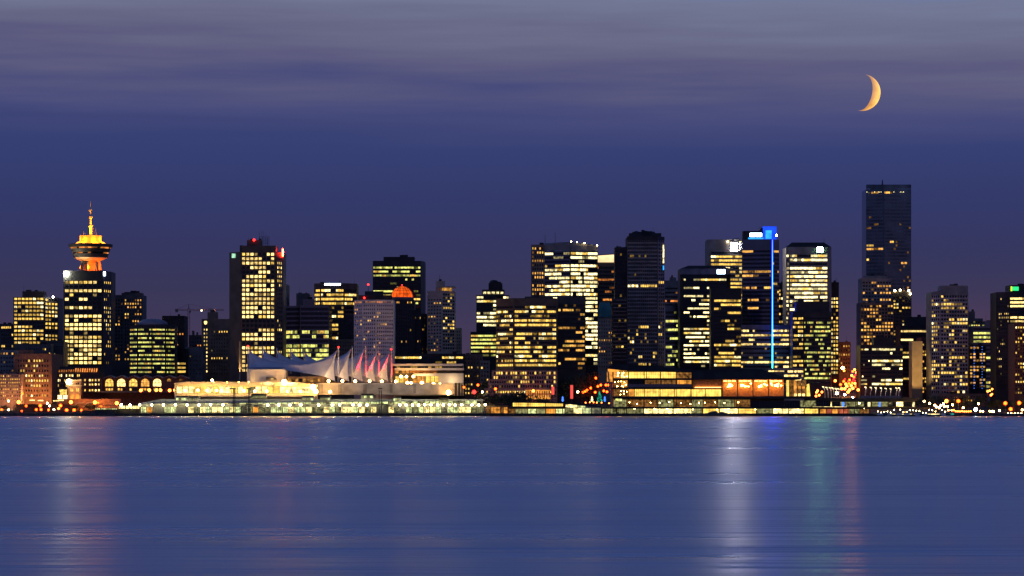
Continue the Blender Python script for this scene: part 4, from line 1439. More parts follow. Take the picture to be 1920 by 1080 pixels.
def build_station():
    D = 2660
    t = thing("railway_station", "long dark brick station with a row of arched windows under zigzag gables", "station", (X(270, D), D, 2.2))
    b = MB()
    b.pbox(190, 352, 709.5, 760, D, 24)
    b.build("wall", "dark_brick", t)
    for i in range(7):
        c = 205 + 22.4 * i
        b = MB()
        outline(b, [(c - 11.2, 709.6), (c, 704.6), (c + 11.2, 709.6)], D - 0.5, 24)
        g = b.build("gable", "dark_brick", t)
        b = MB()
        outline(b, [(c - 11.2, 709.4), (c, 704.4), (c + 11.2, 709.4), (c + 11.2, 708.5), (c, 703.5), (c - 11.2, 708.5)], D - 1.2, 25)
        b.build("coping", "grey_concrete", g)
        small = i >= 5
        r = 7.6 if not small else 3.6
        yb = 724.5 if not small else 715
        ys = 717.5 if not small else 713.5
        pts = [P(c - r, yb, D - .15), P(c + r, yb, D - .15)]
        pts += [P(c + r * math.cos(a), ys - r * .95 * math.sin(a), D - .15) for a in [math.pi * k / 10 for k in range(11)]]
        b = MB()
        b.face(pts)
        w_ = b.build("arched_window", ["lit_y_0", "lit_c_0", "lit_y_0", "lit_a_0", "lit_c_0", "lit_a_1", "hall_dim"][i], t)
        b = MB()
        for dx in (-r * .42, r * .42):
            b.pbox(c + dx - .25, c + dx + .25, ys - r * .8, yb, D - .45, .25)
        b.pbox(c - r, c + r, ys - .3, ys + .6, D - .48, .25)
        b.build("mullion", "dark_brick", w_)
        for k in range(3):
            x = c - 6.5 + k * 5
            part_box(t, "window", rng.choice(["lit_y_0", "lit_a_0", "lit_y_1", "dark_glass"]), x, x + 3.2, 728, 732, D - .3, .2)
    b = MB()
    b.pbox(152, 190, 709, 760, D - 6, 22)
    b.build("side_wing", "dark_brick", t)
    for x in (158, 167, 172, 178, 184):
        for y in (711, 719, 730):
            part_box(t, "window", rng.choice(["lit_c_0", "lit_y_0", "lit_c_1"]), x, x + 2.6, y, y + 3.6, D - 6.2, .15)
    b = MB()
    outline(b, [(150, 735.5), (150, 734), (352, 734), (352, 735.5)], D - 16, 14)
    b.build("track_canopy", "grey_concrete", t)
    # small floodlit brick house
    D = 2630
    t = thing("brick_house", "small orange floodlit brick house with two arched doorways below the saucer-topped tower", "brick house", (X(140, D), D, 2.2))
    b = MB()
    b.pbox(127, 152, 713, 752, D, 12)
    b.build("wall", "red_brick", t)
    for y in (712, 722.5):
        part_box(t, "cornice", "cream_stone", 126, 153, y, y + 1.6, D - .8, 13.5)
    for x in (134.5, 141 + 4.5):
        for y, h in ((717.5, 3.5), (728, 6)):
            part_box(t, "window", "lit_y_0" if y > 720 else "dark_glass", x - 2.6, x - .4, y, y + h, D - .2, .15)
            part_box(t, "window", "lit_y_0" if y > 720 else "dark_glass", x + .4, x + 2.6, y, y + h, D - .2, .15)
        pts = [P(x - 3.4, 750, D - .2), P(x + 3.4, 750, D - .2)] + [P(x + 3.4 * math.cos(a), 742 - 3.4 * math.sin(a), D - .2) for a in [math.pi * k / 8 for k in range(9)]]
        b = MB()
        b.face(pts)
        b.build("arched_doorway", "hall_amber", t)
    light("POINT", P(139, 752, D - 7), (1.0, 0.40, 0.10), 9000, .5)
    # retaining wall and steps
    D = 2575
    t = thing("retaining_wall", "orange lit brick retaining wall with two pale stair flights at the left end", "wall", (X(165, D), D, 2.2))
    b = MB()
    b.pbox(106, 226, 748, 770, D, 6)
    b.build("wall", "red_brick", t)
    for x in (137, 155):
        b = MB()
        outline(b, [(x, 763), (x + 8, 755), (x + 19, 755), (x + 19, 756.4), (x + 8.6, 756.4), (x + 1.6, 763)], D - 2, 1.9)
        b.build("stair", "pale_concrete", t)
    light("POINT", P(190, 752, D - 10), (1.0, 0.36, 0.08), 9000, .5)
    light("POINT", P(150, 750, D - 10), (1.0, 0.36, 0.08), 6000, .5)
    # ferry landing
    D = 2512
    t = thing("ferry_landing", "low dark ferry landing with a bright white lit strip left of the pier shed", "ferry landing", (X(220, D), D, 2.2))
    b = MB()
    b.pbox(176, 262, 759, 760.4, D - 2, 14)
    b.build("roof", "charcoal", t)
    b = MB()
    b.pbox(178, 262, 766.5, 775.5, D + 2, 8)
    b.build("wall", "charcoal", t)
    bays(t, [222 + 13.4 * i for i in range(4)], 761, 766, D, "quay_lit", "lit_panel", 4)
    bays(t, [178 + 10.4 * i for i in range(5)], 765.5, 767.5, D + 1.6, "quay_cool", "lit_panel", 3)
    for x in range(180, 262, 9):
        part_box(t, "post", "dark_metal", x, x + .7, 760.5, 775.5, D - 1.5, .4)
    # waterside yard
    D = 2504
    t = thing("yard_fence", "long dark waterside fence below the orange yard lamps at the left end", "fence", (X(90, D), D, 2.2))
    b = MB()
    for i in range(110):
        b.pbox(-8 + i * 2.0, -6.6 + i * 2.0, 770.8, 775.6, D, .15)
    b.pbox(-8, 216, 771.6, 772, D - .12, .1)
    b.build("slat_panel", "dark_metal", t)
    D = 2550
    t = thing("goods_shed", "long low black goods shed among the orange yard lamps at the left end", "shed", (X(70, D), D, 2.2))
    b = MB()
    b.pbox(30, 132, 761.5, 773, D, 10)
    b.build("wall", "charcoal", t)
    b = MB()
    outline(b, [(28, 761.6), (32, 758), (130, 758), (134, 761.6)], D - 1, 12)
    b.build("roof", "charcoal", t)
    for x in (52, 66, 101, 118):
        part_box(t, "door", "dark_metal", x, x + 7, 764, 773, D - .2, .15)
    for x, y in ((55, 750.5), (71, 751), (100, 751.5), (109, 750.5)):
        part_box(t, "lit_sign", "lit_c_0", x, x + 10, y - 1, y + 1, D + 20, .3)


def build_convention_centre():
    D = 2532
    t = thing("convention_centre", "wide waterfront convention centre of amber glass storeys under a sloping black roof", "convention centre", (X(1325, D), D, 2.2))
    # floor slabs
    for (x0, x1, y0, y1, dd, dp) in ((1149, 1297, 709, 712.5, -3, 60), (1149, 1300, 726.3, 729.3, -1.5, 60), (1149, 1518, 743, 747, -4, 70), (1149, 1560, 762.8, 766, -6, 74)):
        part_box(t, "floor_slab", "charcoal", x0, x1, y0, y1, D + dd, dp)
    b = MB()
    b.pbox(1150, 1470, 697, 775, D + 22, 40)
    b.build("core_wall", "brown_stone", t)
    # roof
    b = MB()
    outline(b, [(1139, 690.6), (1149, 683), (1210, 685), (1298, 693), (1298, 697.3), (1178, 694.5)], D - 9, 70)
    b.build("roof", "charcoal", t)
    b = MB()
    outline(b, [(1141, 691.2), (1178, 694.9), (1297, 697.6), (1297, 698.4), (1178, 696)], D - 7, 26)
    b.build("soffit", "warm_timber", t)
    b = MB()
    outline(b, [(1298.2, 695), (1345, 692), (1389, 691.2), (1429, 692.6), (1448, 699), (1469, 707.4), (1500, 708.2), (1501, 711.6), (1298.2, 711.6)], D - 3, 80)
    b.build("roof", "black_cladding", t)
    # glazed storeys of the eastern part
    bays(t, [1150, 1163, 1178], 697.2, 709, D + 1, lambda i: ("hall_amber", "hall_lit")[i], panes=4)
    bays(t, [1178.5, 1212, 1238.5, 1268], 697.6, 709, D, lambda i: "hall_lit", panes=6)
    bays(t, [1268, 1297], 698.2, 709, D, "hall_dim", panes=5)
    bays(t, [1150, 1164, 1177], 713, 726, D + 1, lambda i: ("hall_dim", "hall_amber")[i], panes=4)
    bays(t, [1177, 1209, 1240, 1269, 1297], 713, 720, D + 3, pick(("hall_dim", 3), ("hall_amber", 1), ("dark_glass", 1)), panes=6)
    part_box(t, "balcony_front", "blue_glass", 1177, 1297, 720.2, 726.2, D - 1.6, .2)
    bays(t, [1150, 1163, 1175.5], 729.8, 743, D + 1, lambda i: ("hall_dim", "hall_dim")[i], panes=4)
    bays(t, [1176, 1189.5, 1208, 1235.5, 1264.5, 1294.5, 1322.5, 1352.5], 730, 743, D, lambda i: "hall_amber" if i == 0 else "hall_lit", panes=5)
    bays(t, [1150, 1175, 1207, 1233, 1263, 1297, 1318, 1346, 1377, 1407], 749.5, 762.8, D + 2, pick(("hall_dim", 5), ("quay_dim", 3)), panes=6)
    bays(t, [1407, 1440, 1470, 1500, 1530, 1558], 751, 762.8, D + 4, pick(("quay_dim", 2), ("hall_dim", 1), ("dark_glass", 3)), panes=6)
    part_box(t, "shop_window", "lit_g_0", 1154, 1160, 746.6 + 1, 752, D + 1.4, .2)
    part_box(t, "shop_window", "quay_cool", 1161, 1166, 747.8, 752, D + 1.4, .2)
    xs = [1128, 1156, 1175, 1207, 1234, 1262, 1297, 1318, 1349, 1384, 1418.5, 1448.5, 1479, 1508, 1535]
    bays(t, xs, 766.4, 775.6, D - 2, lambda i: "quay_dim" if i in (0, 1, 6) else rng.choice(["quay_lit", "quay_lit", "quay_lit", "quay_cool", "hall_lit", "quay_dim"]), "bay_opening", panes=5)
    for x in xs + [1547, 1563, 1588]:
        part_box(t, "column", "charcoal", x - .9, x + .9, 762.9, 776, D - 4.5, 1.2)
    # lamps of the storeys
    for y, n, a, c in ((749.2, 12, 1180, 1400), (765.5, 9, 1180, 1530)):
        for i in range(n):
            x = a + (c - a) * (i + rng.uniform(-.3, .3)) / n
            b = MB()
            b.ball(P(x, y + rng.uniform(3, 9) * (1 if y < 760 else .3), D - 3.2), .38, 6)
            b.build("lamp_globe", "lamp_warm", t)
    for i in range(26):
        b = MB()
        b.ball(P(rng.uniform(1153, 1176), rng.choice([700, 706, 717, 723, 735, 740]) + rng.uniform(-2, 2), D + .4), .3, 6)
        b.build("lamp_globe", "lamp_warm", t)
    # amber prow at the east end
    b = MB()
    outline(b, [(1138.5, 697), (1148, 696), (1148.6, 715.5), (1138.5, 715.5)], D - 4, 6)
    b.build("prow_wall", "hall_amber", t)
    b = MB()
    outline(b, [(1140, 691.8), (1177, 695.2), (1150, 697.5), (1140, 696)], D - 6, 5)
    b.build("prow_soffit", "hall_amber", t)
    b = MB()
    b.tube(P(1139.5, 691, D - 5), P(1147.5, 765, D - 5), .7, .7, 6)
    b.build("raking_column", "tan_stone", t)
    for x in (1178, 1208, 1238, 1268, 1297):
        part_box(t, "column", "charcoal", x - .6, x + .6, 697.6, 763, D - 1.2, .9)
    # timber hall
    part_box(t, "timber_wall", "warm_timber", 1300, 1353.5, 711.8, 727.5, D + 3, .6)
    part_box(t, "timber_wall", "warm_timber", 1354, 1471, 711.7, 743, D + 6, .6)
    emit("strip_amber", (1.0, 0.50, 0.12), 9)
    part_box(t, "light_strip", "strip_amber", 1303, 1352, 726.0, 726.8, D + 1.6, .3)
    for x in (1354, 1383, 1412, 1441, 1470.5):
        part_box(t, "column", "charcoal", x - .8, x + .8, 711.6, 743, D - 1.5, 1.4)
    for x in (1354, 1383, 1412, 1441):
        for k in range(3):
            part_box(t, "light_strip", "strip_amber", x + 3 + k * 8, x + 9 + k * 8, 713.6, 715, D + 3.5, .5)
        for k in range(9):
            b = MB()
            b.ball(P(x + rng.uniform(4, 26), rng.uniform(719, 725.5), D + rng.uniform(1, 4)), .42, 6)
            b.build("lamp_globe", "lamp_warm", t)
    # west end, slanted glass
    bays(t, [1474, 1480, 1487.5, 1494, 1503, 1512], 713, 743, D + 2, lambda i: ("hall_lit", "hall_dim", "hall_amber", "hall_dim", "hall_dim")[i], panes=2)
    for y, mm in ((738, "lit_c_0"), (724, "hall_amber")):
        for x in (1489, 1497, 1504):
            part_box(t, "shop_window", mm, x, x + 5, y, y + 4.5, D + 1.6, .2)
    b = MB()
    outline(b, [(1501, 711.6), (1502.5, 711.6), (1515, 726), (1513.5, 726.5)], D - 1, 1)
    b.build("raking_column", "tan_stone", t)
    b = MB()
    outline(b, [(1513, 721), (1517, 719.5), (1519.5, 742.8), (1513, 742.8)], D - 1, 3)
    b.build("lit_pier", "hall_lit", t)

    # dock edge
    D = 2496
    t = thing("dock_edge", "black floating dock edge in front of the amber convention centre", "dock", (X(1330, D), D, 0))
    b = MB()
    b.pbox(940, 1640, 776.3, 781, D, 10)
    b.build("deck", "black_cladding", t)
    for x in range(948, 1640, 16):
        b = MB()
        b.tube(P(x, 782, D - .5), P(x, 774.5, D - .5), .35, None, 5)
        b.build("pile", "dark_metal", t)
    # dark rocky bank
    r2 = random.Random(3)
    b = MB()
    n = 40
    rows = []
    for j in range(6):
        row = []
        for i in range(n + 1):
            x = 1258 + (1412 - 1258) * i / n
            e = math.sin(math.pi * i / n) ** 0.5
            h = (math.sin(math.pi * (j + .2) / 5.4)) * e * (3.0 + 1.8 * math.exp(-((x - 1284) / 12) ** 2) + 1.6 * math.exp(-((x - 1345) / 22) ** 2)) * r2.uniform(.7, 1.2)
            row.append((X(x, 2488 + j * 2), 2484 + j * 2.4 + r2.uniform(-.8, .8), -0.6 + h))
        rows.append(row)
    b.grid(rows)
    tag(b.build("rock_bank", "rock", loc=(X(1335, 2488), 2488, 0)), "low dark rocky bank at the waterline below the amber convention centre", "rock bank")


def build_pavilions():
    D = 2506
    t = thing("terminal_pavilion", "low terminal with a long curved roof and bright yellow clerestory before the pink podium", "terminal", (X(1008, D), D, 2.2))
    b = MB()
    outline(b, [(950, 758.5), (962, 752.4), (1058, 754.5), (1062, 756), (1062, 757), (962, 755), (952, 760)], D - 3, 26)
    b.build("roof", "charcoal", t)
    bays(t, [961, 990, 1023, 1056], 755.4, 762, D, lambda i: "hall_lit", panes=8)
    b = MB()
    outline(b, [(948, 762.2), (1064, 763.2), (1064, 765.4), (952, 764.4)], D - 5, 28)
    b.build("roof_deck", "charcoal", t)
    b = MB()
    b.pbox(950, 1060, 765.5, 777, D + 10, 8)
    b.build("wall", "tan_stone", t)
    bays(t, [951, 966, 990, 1006, 1023, 1042, 1059], 767, 776, D + 4, lambda i: ("hall_dim", "quay_dim", "quay_cool", "quay_dim", "hall_amber", "quay_cool")[i], panes=4)
    for x in (953, 990, 1023, 1055):
        part_box(t, "column", "charcoal", x - .7, x + .7, 765.5, 777, D - 3, .8)
    t = thing("market_pavilion", "white finned glass pavilion beside the long curved roof terminal, on its right side", "pavilion", (X(1092, D), D, 2.2))
    b = MB()
    outline(b, [(1058, 757.5), (1060, 756), (1104, 757), (1128, 762.5), (1128, 764)], D - 2, 24)
    b.build("roof", "charcoal", t)
    bays(t, [1060, 1083, 1098], 758.4, 764, D, lambda i: ("quay_lit", "quay_cool")[i], panes=3)
    bays(t, [1060, 1075, 1092, 1109, 1127], 765, 775.5, D, lambda i: ("quay_dim", "quay_lit", "quay_cool", "quay_dim")[i], panes=6)
    for i in range(17):
        part_box(t, "fin", "white_panel", 1094 + i * 2, 1094.7 + i * 2, 760 + i * .25, 775.5, D - .8, .6)
    part_box(t, "plinth", "grey_concrete", 1058, 1128, 775.6, 777, D - 1, 10)
    t = thing("boat_shed", "low amber lit boat shed between the pier shed and the curved roof terminal", "shed", (X(933, D), D, 2.2))
    b = MB()
    b.pbox(911, 953, 759.5, 776, D + 2, 12)
    b.build("wall", "brown_stone", t)
    part_box(t, "roof", "charcoal", 910, 954, 757.8, 759.6, D - 1, 18)
    bays(t, [912, 920, 926, 932, 938, 944, 952], 763.5, 774.5, D + 1.6, pick(("hall_amber", 3), ("hall_dim", 2), ("hall_lit", 1)), panes=3)
    # plaza things
    D = 2570
    t = thing("banner_pillar", "tall slim red glowing banner pillar standing in the dark plaza", "pillar", (X(1072, D), D, 2.2))
    part_box(t, "post", "dark_metal", 1071.4, 1072.6, 747.5, 757, D + .2, .5)
    part_box(t, "banner", "glow_red", 1069.3, 1074.6, 722, 747.6, D - .3, 1.2)
    for x, m_, label, nm in ((1055, "glow_blue", "small glowing blue light sculpture on the plaza near the red pillar", "light_sculpture"), (1134, "glow_blue", "glowing blue light sculpture beside the teal lit tree", "light_sculpture"), (1110, "sign_cool", "glowing white-blue light sculpture left of the teal lit tree", "light_sculpture")):
        b = MB()
        b.lathe((X(x, D), D), [(.5, Z(753, D)), (1.0, Z(750, D)), (.6, Z(747, D)), (.8, Z(745.6, D)), (.15, Z(743, D))], 8)
        MATS.setdefault("glow_ice", MATS["glow_blue"])
        t = tag(b.build(nm, m_ if m_ == "glow_blue" else "lit_w_0", loc=(X(x, D), D, Z(753, D))), label, "light sculpture")
    b = MB()
    c = (X(1124, D), D)
    t = thing("lit_tree", "cone shaped tree strung with teal lights on the plaza", "lit tree", (c[0], D, Z(757, D)))
    b.tube((c[0], D, Z(757, D)), (c[0], D, Z(752, D)), .3, .25, 6)
    b.build("trunk", "bark", t)
    b = MB()
    r3 = random.Random(5)
    for i in range(260):
        hh = r3.random() ** 1.3
        a = r3.uniform(0, 6.283)
        rad = (1 - hh) * 2.8 * r3.uniform(.5, 1.05) + .1
        p = Vector((c[0] + rad * math.cos(a), D + rad * math.sin(a), Z(753, D) + hh * 9))
        s_ = .28
        u = Vector((r3.uniform(-1, 1), r3.uniform(-1, 1), r3.uniform(-1, 1))).normalized()
        w = u.orthogonal().normalized()
        b.face([p - u * s_ - w * s_, p + u * s_ - w * s_, p + u * s_ + w * s_, p - u * s_ + w * s_], 1 if r3.random() < .4 else 0)
    b.build("crown", ["leaf_dark", "glow_teal"], t)

    # raised western promenade
    D = 2536
    t = thing("promenade_deck", "long dark raised promenade deck right of the convention centre with shops beneath", "promenade", (X(1620, D), D, 2.2))
    part_box(t, "deck", "charcoal", 1518, 1722, 746.5, 752, D, 40)
    part_box(t, "glass_rail", "blue_glass", 1612, 1690, 742, 746.4, D + 1, .3)
    b = MB()
    b.pbox(1520, 1716, 752.1, 764, D + 12, 16)
    b.build("back_wall", "dark_concrete", t)
    bays(t, [1525, 1545, 1560, 1575, 1590, 1604, 1620, 1634, 1650, 1665, 1680, 1694, 1712], 753.5, 762, D + 8, pick(("hall_dim", 3), ("quay_dim", 4), ("dark_glass", 3), ("quay_lit", 1)), panes=4)
    part_box(t, "deck_edge", "black_cladding", 1518, 1740, 764, 767, D - 6, 30)
    part_box(t, "lit_edge", "quay_lit", 1524, 1588, 762.4, 763.1, D - 6.4, .3)
    for x0, x1, m_ in ((1579, 1583, "glow_blue"), (1627, 1632, "lit_w_1"), (1648, 1651, "glow_blue"), (1711, 1715, "lit_w_1")):
        part_box(t, "lit_panel", m_, x0, x1, 754, 762.5, D + 5, .4)
    D = 2500
    t = thing("market_stall_row", "row of red and yellow lit quayside stalls right of the convention centre", "market stalls", (X(1580, D), D, 2.2))
    part_box(t, "roof", "charcoal", 1536, 1632, 764.8, 766.2, D - 1, 9)
    b = MB()
    b.pbox(1536, 1632, 766.3, 776, D + 3, 5)
    b.build("back_wall", "charcoal", t)
    MATS["glow_red_low"] = emit("glow_red_low", (1.0, 0.22, 0.10), .5, noise=.6)
    bays(t, [1537, 1549, 1560, 1571, 1582, 1592, 1602, 1612, 1630], 767.2, 775.5, D + 2.5, lambda i: ("hall_amber", "glow_red_low", "hall_amber", "glow_red_low", "glow_red_low", "quay_dim", "quay_dim", "hall_dim")[i], "stall_front", 3)


# ------------------------------------------------------------------ lamps, trees, boats, crane
LAMP_PROTO = {}


def lamp(px, py, D, m, r, label, group, name="street_lamp", high=None):
    zt = Z(py, D)
    zb = ground_z(D) if high is None else zt - high
    if zb > zt - 2.0:
        zb = zt - 3.5
    key = (m, round(r, 2))
    t = thing(name, label, "lamp" if name != "traffic_light" else "traffic light", (X(px, D), D, zb), group)
    b = MB()
    b.tube((X(px, D), D, zb), (X(px, D), D, zt - r * .8), .16, .10, 5)
    b.build("pole", "dark_metal", t)
    if key not in LAMP_PROTO:
        b = MB()
        b.ball((0, 0, 0), r, 8)
        me = b.build("globe", m).data
        bpy.data.objects.remove(bpy.data.objects[-1]) if False else None
        LAMP_PROTO[key] = me
        for o in list(COL.objects):
            if o.data == me:
                bpy.data.objects.remove(o)
    g = bpy.data.objects.new("globe", LAMP_PROTO[key])
    COL.objects.link(g)
    g.parent = t
    g.location = (0, 0, zt - zb)
    return t


def build_lamps():
    for x, y, D, pw in ((8, 748, 2688, 5500), (30, 750, 2688, 5500), (50, 742, 2705, 9000), (75, 742, 2705, 9000), (92, 744, 2705, 5500)):
        light("POINT", P(x, y, D), (1.0, 0.46, 0.16), pw, .5)
    # yard lamps, east
    L = "orange sodium lamp in the dark rail yard along the left-hand shore"
    for x, y, r in ((3, 768, .9), (42, 737.5, .9), (41, 771, .8), (49, 761, .9), (75.5, 760.5, 1.3), (68, 768, 1.0), (77, 768, 1.0), (91, 768.5, .9), (113.5, 760.5, 1.3),
                    (125, 769, 1.3), (139, 769, 1.3), (152.5, 769, .9), (184, 755, .9), (189.5, 761, .9)):
        lamp(x, y, 2530, "lamp_orange", r, L, "orange yard lamps along the left-hand shore")
    for x, y, label in ((35, 754, "brightest amber lamp at the foot of the pink brick block"), (178, 754.5, "bright amber twin of the lamps beside the orange lit retaining wall"), (219, 756, "bright amber lamp at the right end of the retaining wall"), (133, 754, "amber lamp at the foot of the floodlit brick house"), (110, 766, "yellow lamp low in the rail yard")):
        lamp(x, y, 2540, "lamp_amber", 1.5 if y < 760 else .9, label, None)
    for x, y in ((16, 752), (16, 768.5), (88.5, 756), (93, 761), (228, 758.5), (101, 768)):
        lamp(x, y, 2535, "lamp_white", .7, "small white lamp among the orange yard lamps", "white yard lamps along the left-hand shore")
    lamp(129, 716, 2622, "lamp_white", 2.4, "dazzling white floodlight on the corner of the small brick house", None, "floodlight_mast")
    # pier shed row
    for x in (227, 244, 262, 284.5, 306.5, 329, 351, 373, 395, 418, 501.8, 522.6, 543.5, 564, 597.6, 623, 637, 662, 674.7, 688, 749.7, 761.5, 773.5, 785, 796, 808, 820.5, 831.5, 842.5, 853.6, 865.7, 885, 897.5, 910):
        lamp(x, 759.2 + rng.uniform(-.3, .3), 2502, "lamp_cool" if x < 560 and False else "lamp_white", .85, "round white lamp in the row along the front of the pier shed", "white lamps along the pier shed")
    for x, y in ((264, 732), (280, 731.5), (293, 731.5), (301, 731.5), (318, 732), (328, 731.5)):
        lamp(x, y, 2590, "lamp_amber", 1.3, "round amber lamp on the terrace below the arched station windows", "amber lamps below the station")
    for x, y in ((348, 732), (371, 731.5), (388, 732), (406, 732), (415, 732.5), (458, 733), (478, 733.5), (500.5, 733.5), (539, 734), (563, 734)):
        lamp(x, y, 2524, "lamp_warm", .95, "warm lamp along the lower terrace of the cream cruise terminal", "warm lamps on the cruise terminal", high=4.5)
    for x, y in ((401, 718), (426, 718), (448, 718), (466, 718), (490, 719), (511, 719.5), (556, 720)):
        lamp(x, y, 2527, "lamp_warm", 1.05, "warm lamp on the roof edge of the cream cruise terminal", "roof lamps on the cruise terminal", high=3.5)
    lamp(398, 713, 2527, "lamp_white", 1.0, "white floodlight high above the cream cruise terminal's left half", None, "floodlight_mast", high=5)
    lamp(533, 717, 2522, "lamp_warm", 2.3, "dazzling warm floodlight at the right foot of the rounded drum", None, "floodlight_mast", high=5)
    lamp(587, 726, 2522, "lamp_warm", 2.3, "dazzling warm floodlight at the right end of the cream cruise terminal", None, "floodlight_mast", high=5)
    lamp(592, 734, 2521, "lamp_warm", 1.8, "lower of the two dazzling floodlights at the cruise terminal's right end", None, "floodlight_mast", high=5)
    lamp(619, 734.5, 2530, "lamp_warm", 1.1, "warm lamp at the foot of the grey terrace wall's left end", None, "floodlight_mast", high=4)
    for i, (x, y) in enumerate(((616, 714.5), (642, 714.3), (666, 714.6), (693, 714.6), (716, 715), (742, 715))):
        lamp(x, y, 2540 + 23 * min(i, 4), "lamp_warm", 1.1, "warm floodlight on the terrace wall at the foot of the white sails", "floodlights at the foot of the sails", high=2.5)
    for x, y in ((764, 718), (771, 719), (791, 718), (813, 720), (825, 721)):
        lamp(x, y, 2542, "lamp_warm", 1.3, "bright warm lamp on the terrace below the white hotel podium", "terrace lamps below the hotel podium", high=3)
    lamp(841, 736, 2530, "lamp_warm", 2.0, "dazzling warm lamp at the right end of the grey terrace wall", None, "floodlight_mast", high=5)
    lamp(844, 726, 2545, "lamp_warm", 1.3, "warm lamp just above the dazzling lamp at the terrace wall's right end", None, "floodlight_mast", high=5)
    for x, y in ((752, 706), (762, 706), (775, 706)):
        lamp(x, y, 2658, "lamp_warm", 1.1, "warm lamp hanging over the hotel podium's open deck", "deck lamps of the hotel podium", high=4)
    # street by the podium
    lamp(896, 722, 2560, "lamp_orange", 1.0, "orange street lamp left of the pink podium", None)
    lamp(929, 729, 2560, "lamp_orange", 1.1, "orange street lamp in front of the pink podium's left corner", None)
    lamp(870, 726, 2560, "lamp_orange", .9, "orange street lamp beside the hotel podium's columns", None)
    lamp(904.5, 735, 2560, "lamp_white", .8, "white street lamp left of the pink podium", None)
    lamp(889, 735, 2555, "lamp_red", 1.7, "large red traffic light glowing left of the pink podium", None, "traffic_light")
    lamp(1000, 733, 2590, "lamp_amber", 1.2, "amber lamp over the pink podium's glowing entrance", None)
    for x, y in ((1093, 735.5), (1097, 734), (1100.6, 731.5), (1107.6, 727.6), (1121, 724.5), (1126.4, 722), (1136, 722), (1141, 722), (1117, 709), (1132, 733), (1138, 734.7), (1116, 735.5)):
        lamp(x, y, 2590, "lamp_orange", .95, "orange globe lamp in the cluster climbing the plaza by the teal lit tree", "orange plaza lamps")
    lamp(1083.4, 734.7, 2570, "lamp_white", .8, "single white plaza lamp right of the red banner pillar", None)
    for x, y in ((1098, 755), (1106, 754), (1113, 754.5), (1119, 755), (1128, 755), (1142, 756)):
        lamp(x, y, 2560, "lamp_amber", .5, "small amber lamp low on the plaza in front of the teal lit tree", "low plaza lamps", high=2.5)
    # street running up the hill
    for x, y, D in ((1602.5, 693, 3380), (1599, 696.5, 3360), (1605.6, 698.5, 3340), (1587.5, 707, 3200), (1597, 704, 3250), (1601, 707, 3200), (1593, 712.5, 3100), (1582, 715, 3000),
                    (1586, 720, 2950), (1592, 719, 2960), (1598, 718, 2960), (1603, 719, 2960), (1588, 724, 2860), (1596, 723, 2860), (1576, 721, 2850), (1605, 724.5, 2850), (1609, 731, 2720), (1593, 731, 2720), (1590, 735, 2680), (1578, 729, 2720), (1566, 714, 2900), (1584, 729, 2720), (1599, 728, 2740)):
        lamp(x, y, D, "lamp_orange" if rng.random() < .35 else "lamp_amber", 1.25, "orange street lamp in the glowing street climbing between the right-hand towers", "orange lamps up the right-hand street")
    for x, y, D in ((1600, 712, 3120), (1594, 708, 3160), (1604, 703, 3260), (1590, 715.5, 3000), (1603, 714, 3050), (1597, 726, 2800), (1584, 711, 3060), (1606, 709.5, 3150)):
        lamp(x, y, D, "lamp_red", .75, "red traffic light in the glowing street climbing between the right-hand towers", "red signals up the right-hand street", "traffic_light", high=5)
    for x, y, D, pw in ((1598, 722, 2900, 30000), (1590, 727, 2760, 20000), (1599, 712, 3120, 30000)):
        light("POINT", P(x, y - 6, D), (1.0, 0.34, 0.07), pw, .6)
    for x, y, pw in ((1797, 752, 9000), (1885, 756, 9000), (1911, 755.5, 9000), (1895, 767, 5000), (1774.5, 752, 6000), (1850, 752, 6000)):
        light("POINT", P(x, y, 2553), (1.0, 0.38, 0.09), pw, .5)
    lamp(1580, 690, 3100, "lamp_warm", 1.6, "cream lamp highest above the glowing right-hand street", None)
    lamp(1582.7, 695, 3080, "lamp_amber", 1.0, "amber lamp just under the cream one above the right-hand street", None)
    lamp(1569, 737.5, 2600, "lamp_white", 1.2, "white lamp beside the curved lamps at the foot of the right-hand street", None)
    lamp(1584, 740, 2600, "lamp_cool", .9, "cool white lamp at the foot of the right-hand street", None)
    for x, y in ((1533, 732.5), (1531, 735.6), (1541, 735), (1530, 742.5), (1536, 741)):
        lamp(x, y, 2570, "lamp_amber", .9, "amber lamp on the promenade just right of the convention centre", "amber promenade lamps")
    lamp(1599, 744.8, 2545, "lamp_cool", .6, "small icy lamp on the promenade below the street mouth", None)
    for x, y in ((1611, 756), (1682.5, 756), (1620, 766.5)):
        lamp(x, y, 2520, "lamp_white", .6, "small white lamp along the lower right-hand promenade", "white lamps on the lower promenade")
    # western park
    for x, y, label in ((1797, 752, "large orange lamp among the park trees below the grey framed condominium"), (1885, 756, "large orange lamp left of the two at the park's right end"), (1911, 755.5, "rightmost large orange park lamp"), (1895, 767, "lowest large orange lamp in the right-hand park")):
        lamp(x, y, 2560, "lamp_orange", 1.5, label, None)
    lamp(1829.5, 768, 2512, "lamp_cool", 1.4, "dazzling cool white lamp at the right-hand park's water edge", None)
    lamp(1774.5, 752, 2560, "lamp_amber", 1.5, "amber lamp at the left end of the right-hand park", None)
    for x, y in ((1834.6, 757), (1806, 764.5), (1786, 759), (1764, 760.5), (1770.5, 762), (1777, 762), (1743, 756.5), (1752.7, 760), (1916.6, 768.5), (1874, 770), (1732.7, 752.5), (1756, 763), (1761, 764.5), (1769, 757)):
        lamp(x, y, 2525, "lamp_warm", .75, "small warm lamp along the path in the right-hand park", "path lamps in the right-hand park")
    for x, y in ((1860.4, 729.6), (1856, 732.5), (1860, 739), (1858, 741), (1852, 734)):
        lamp(x, y, 2640, "lamp_amber", .8, "amber lamp on the road rising behind the right-hand park trees", "lamps on the road behind the park")
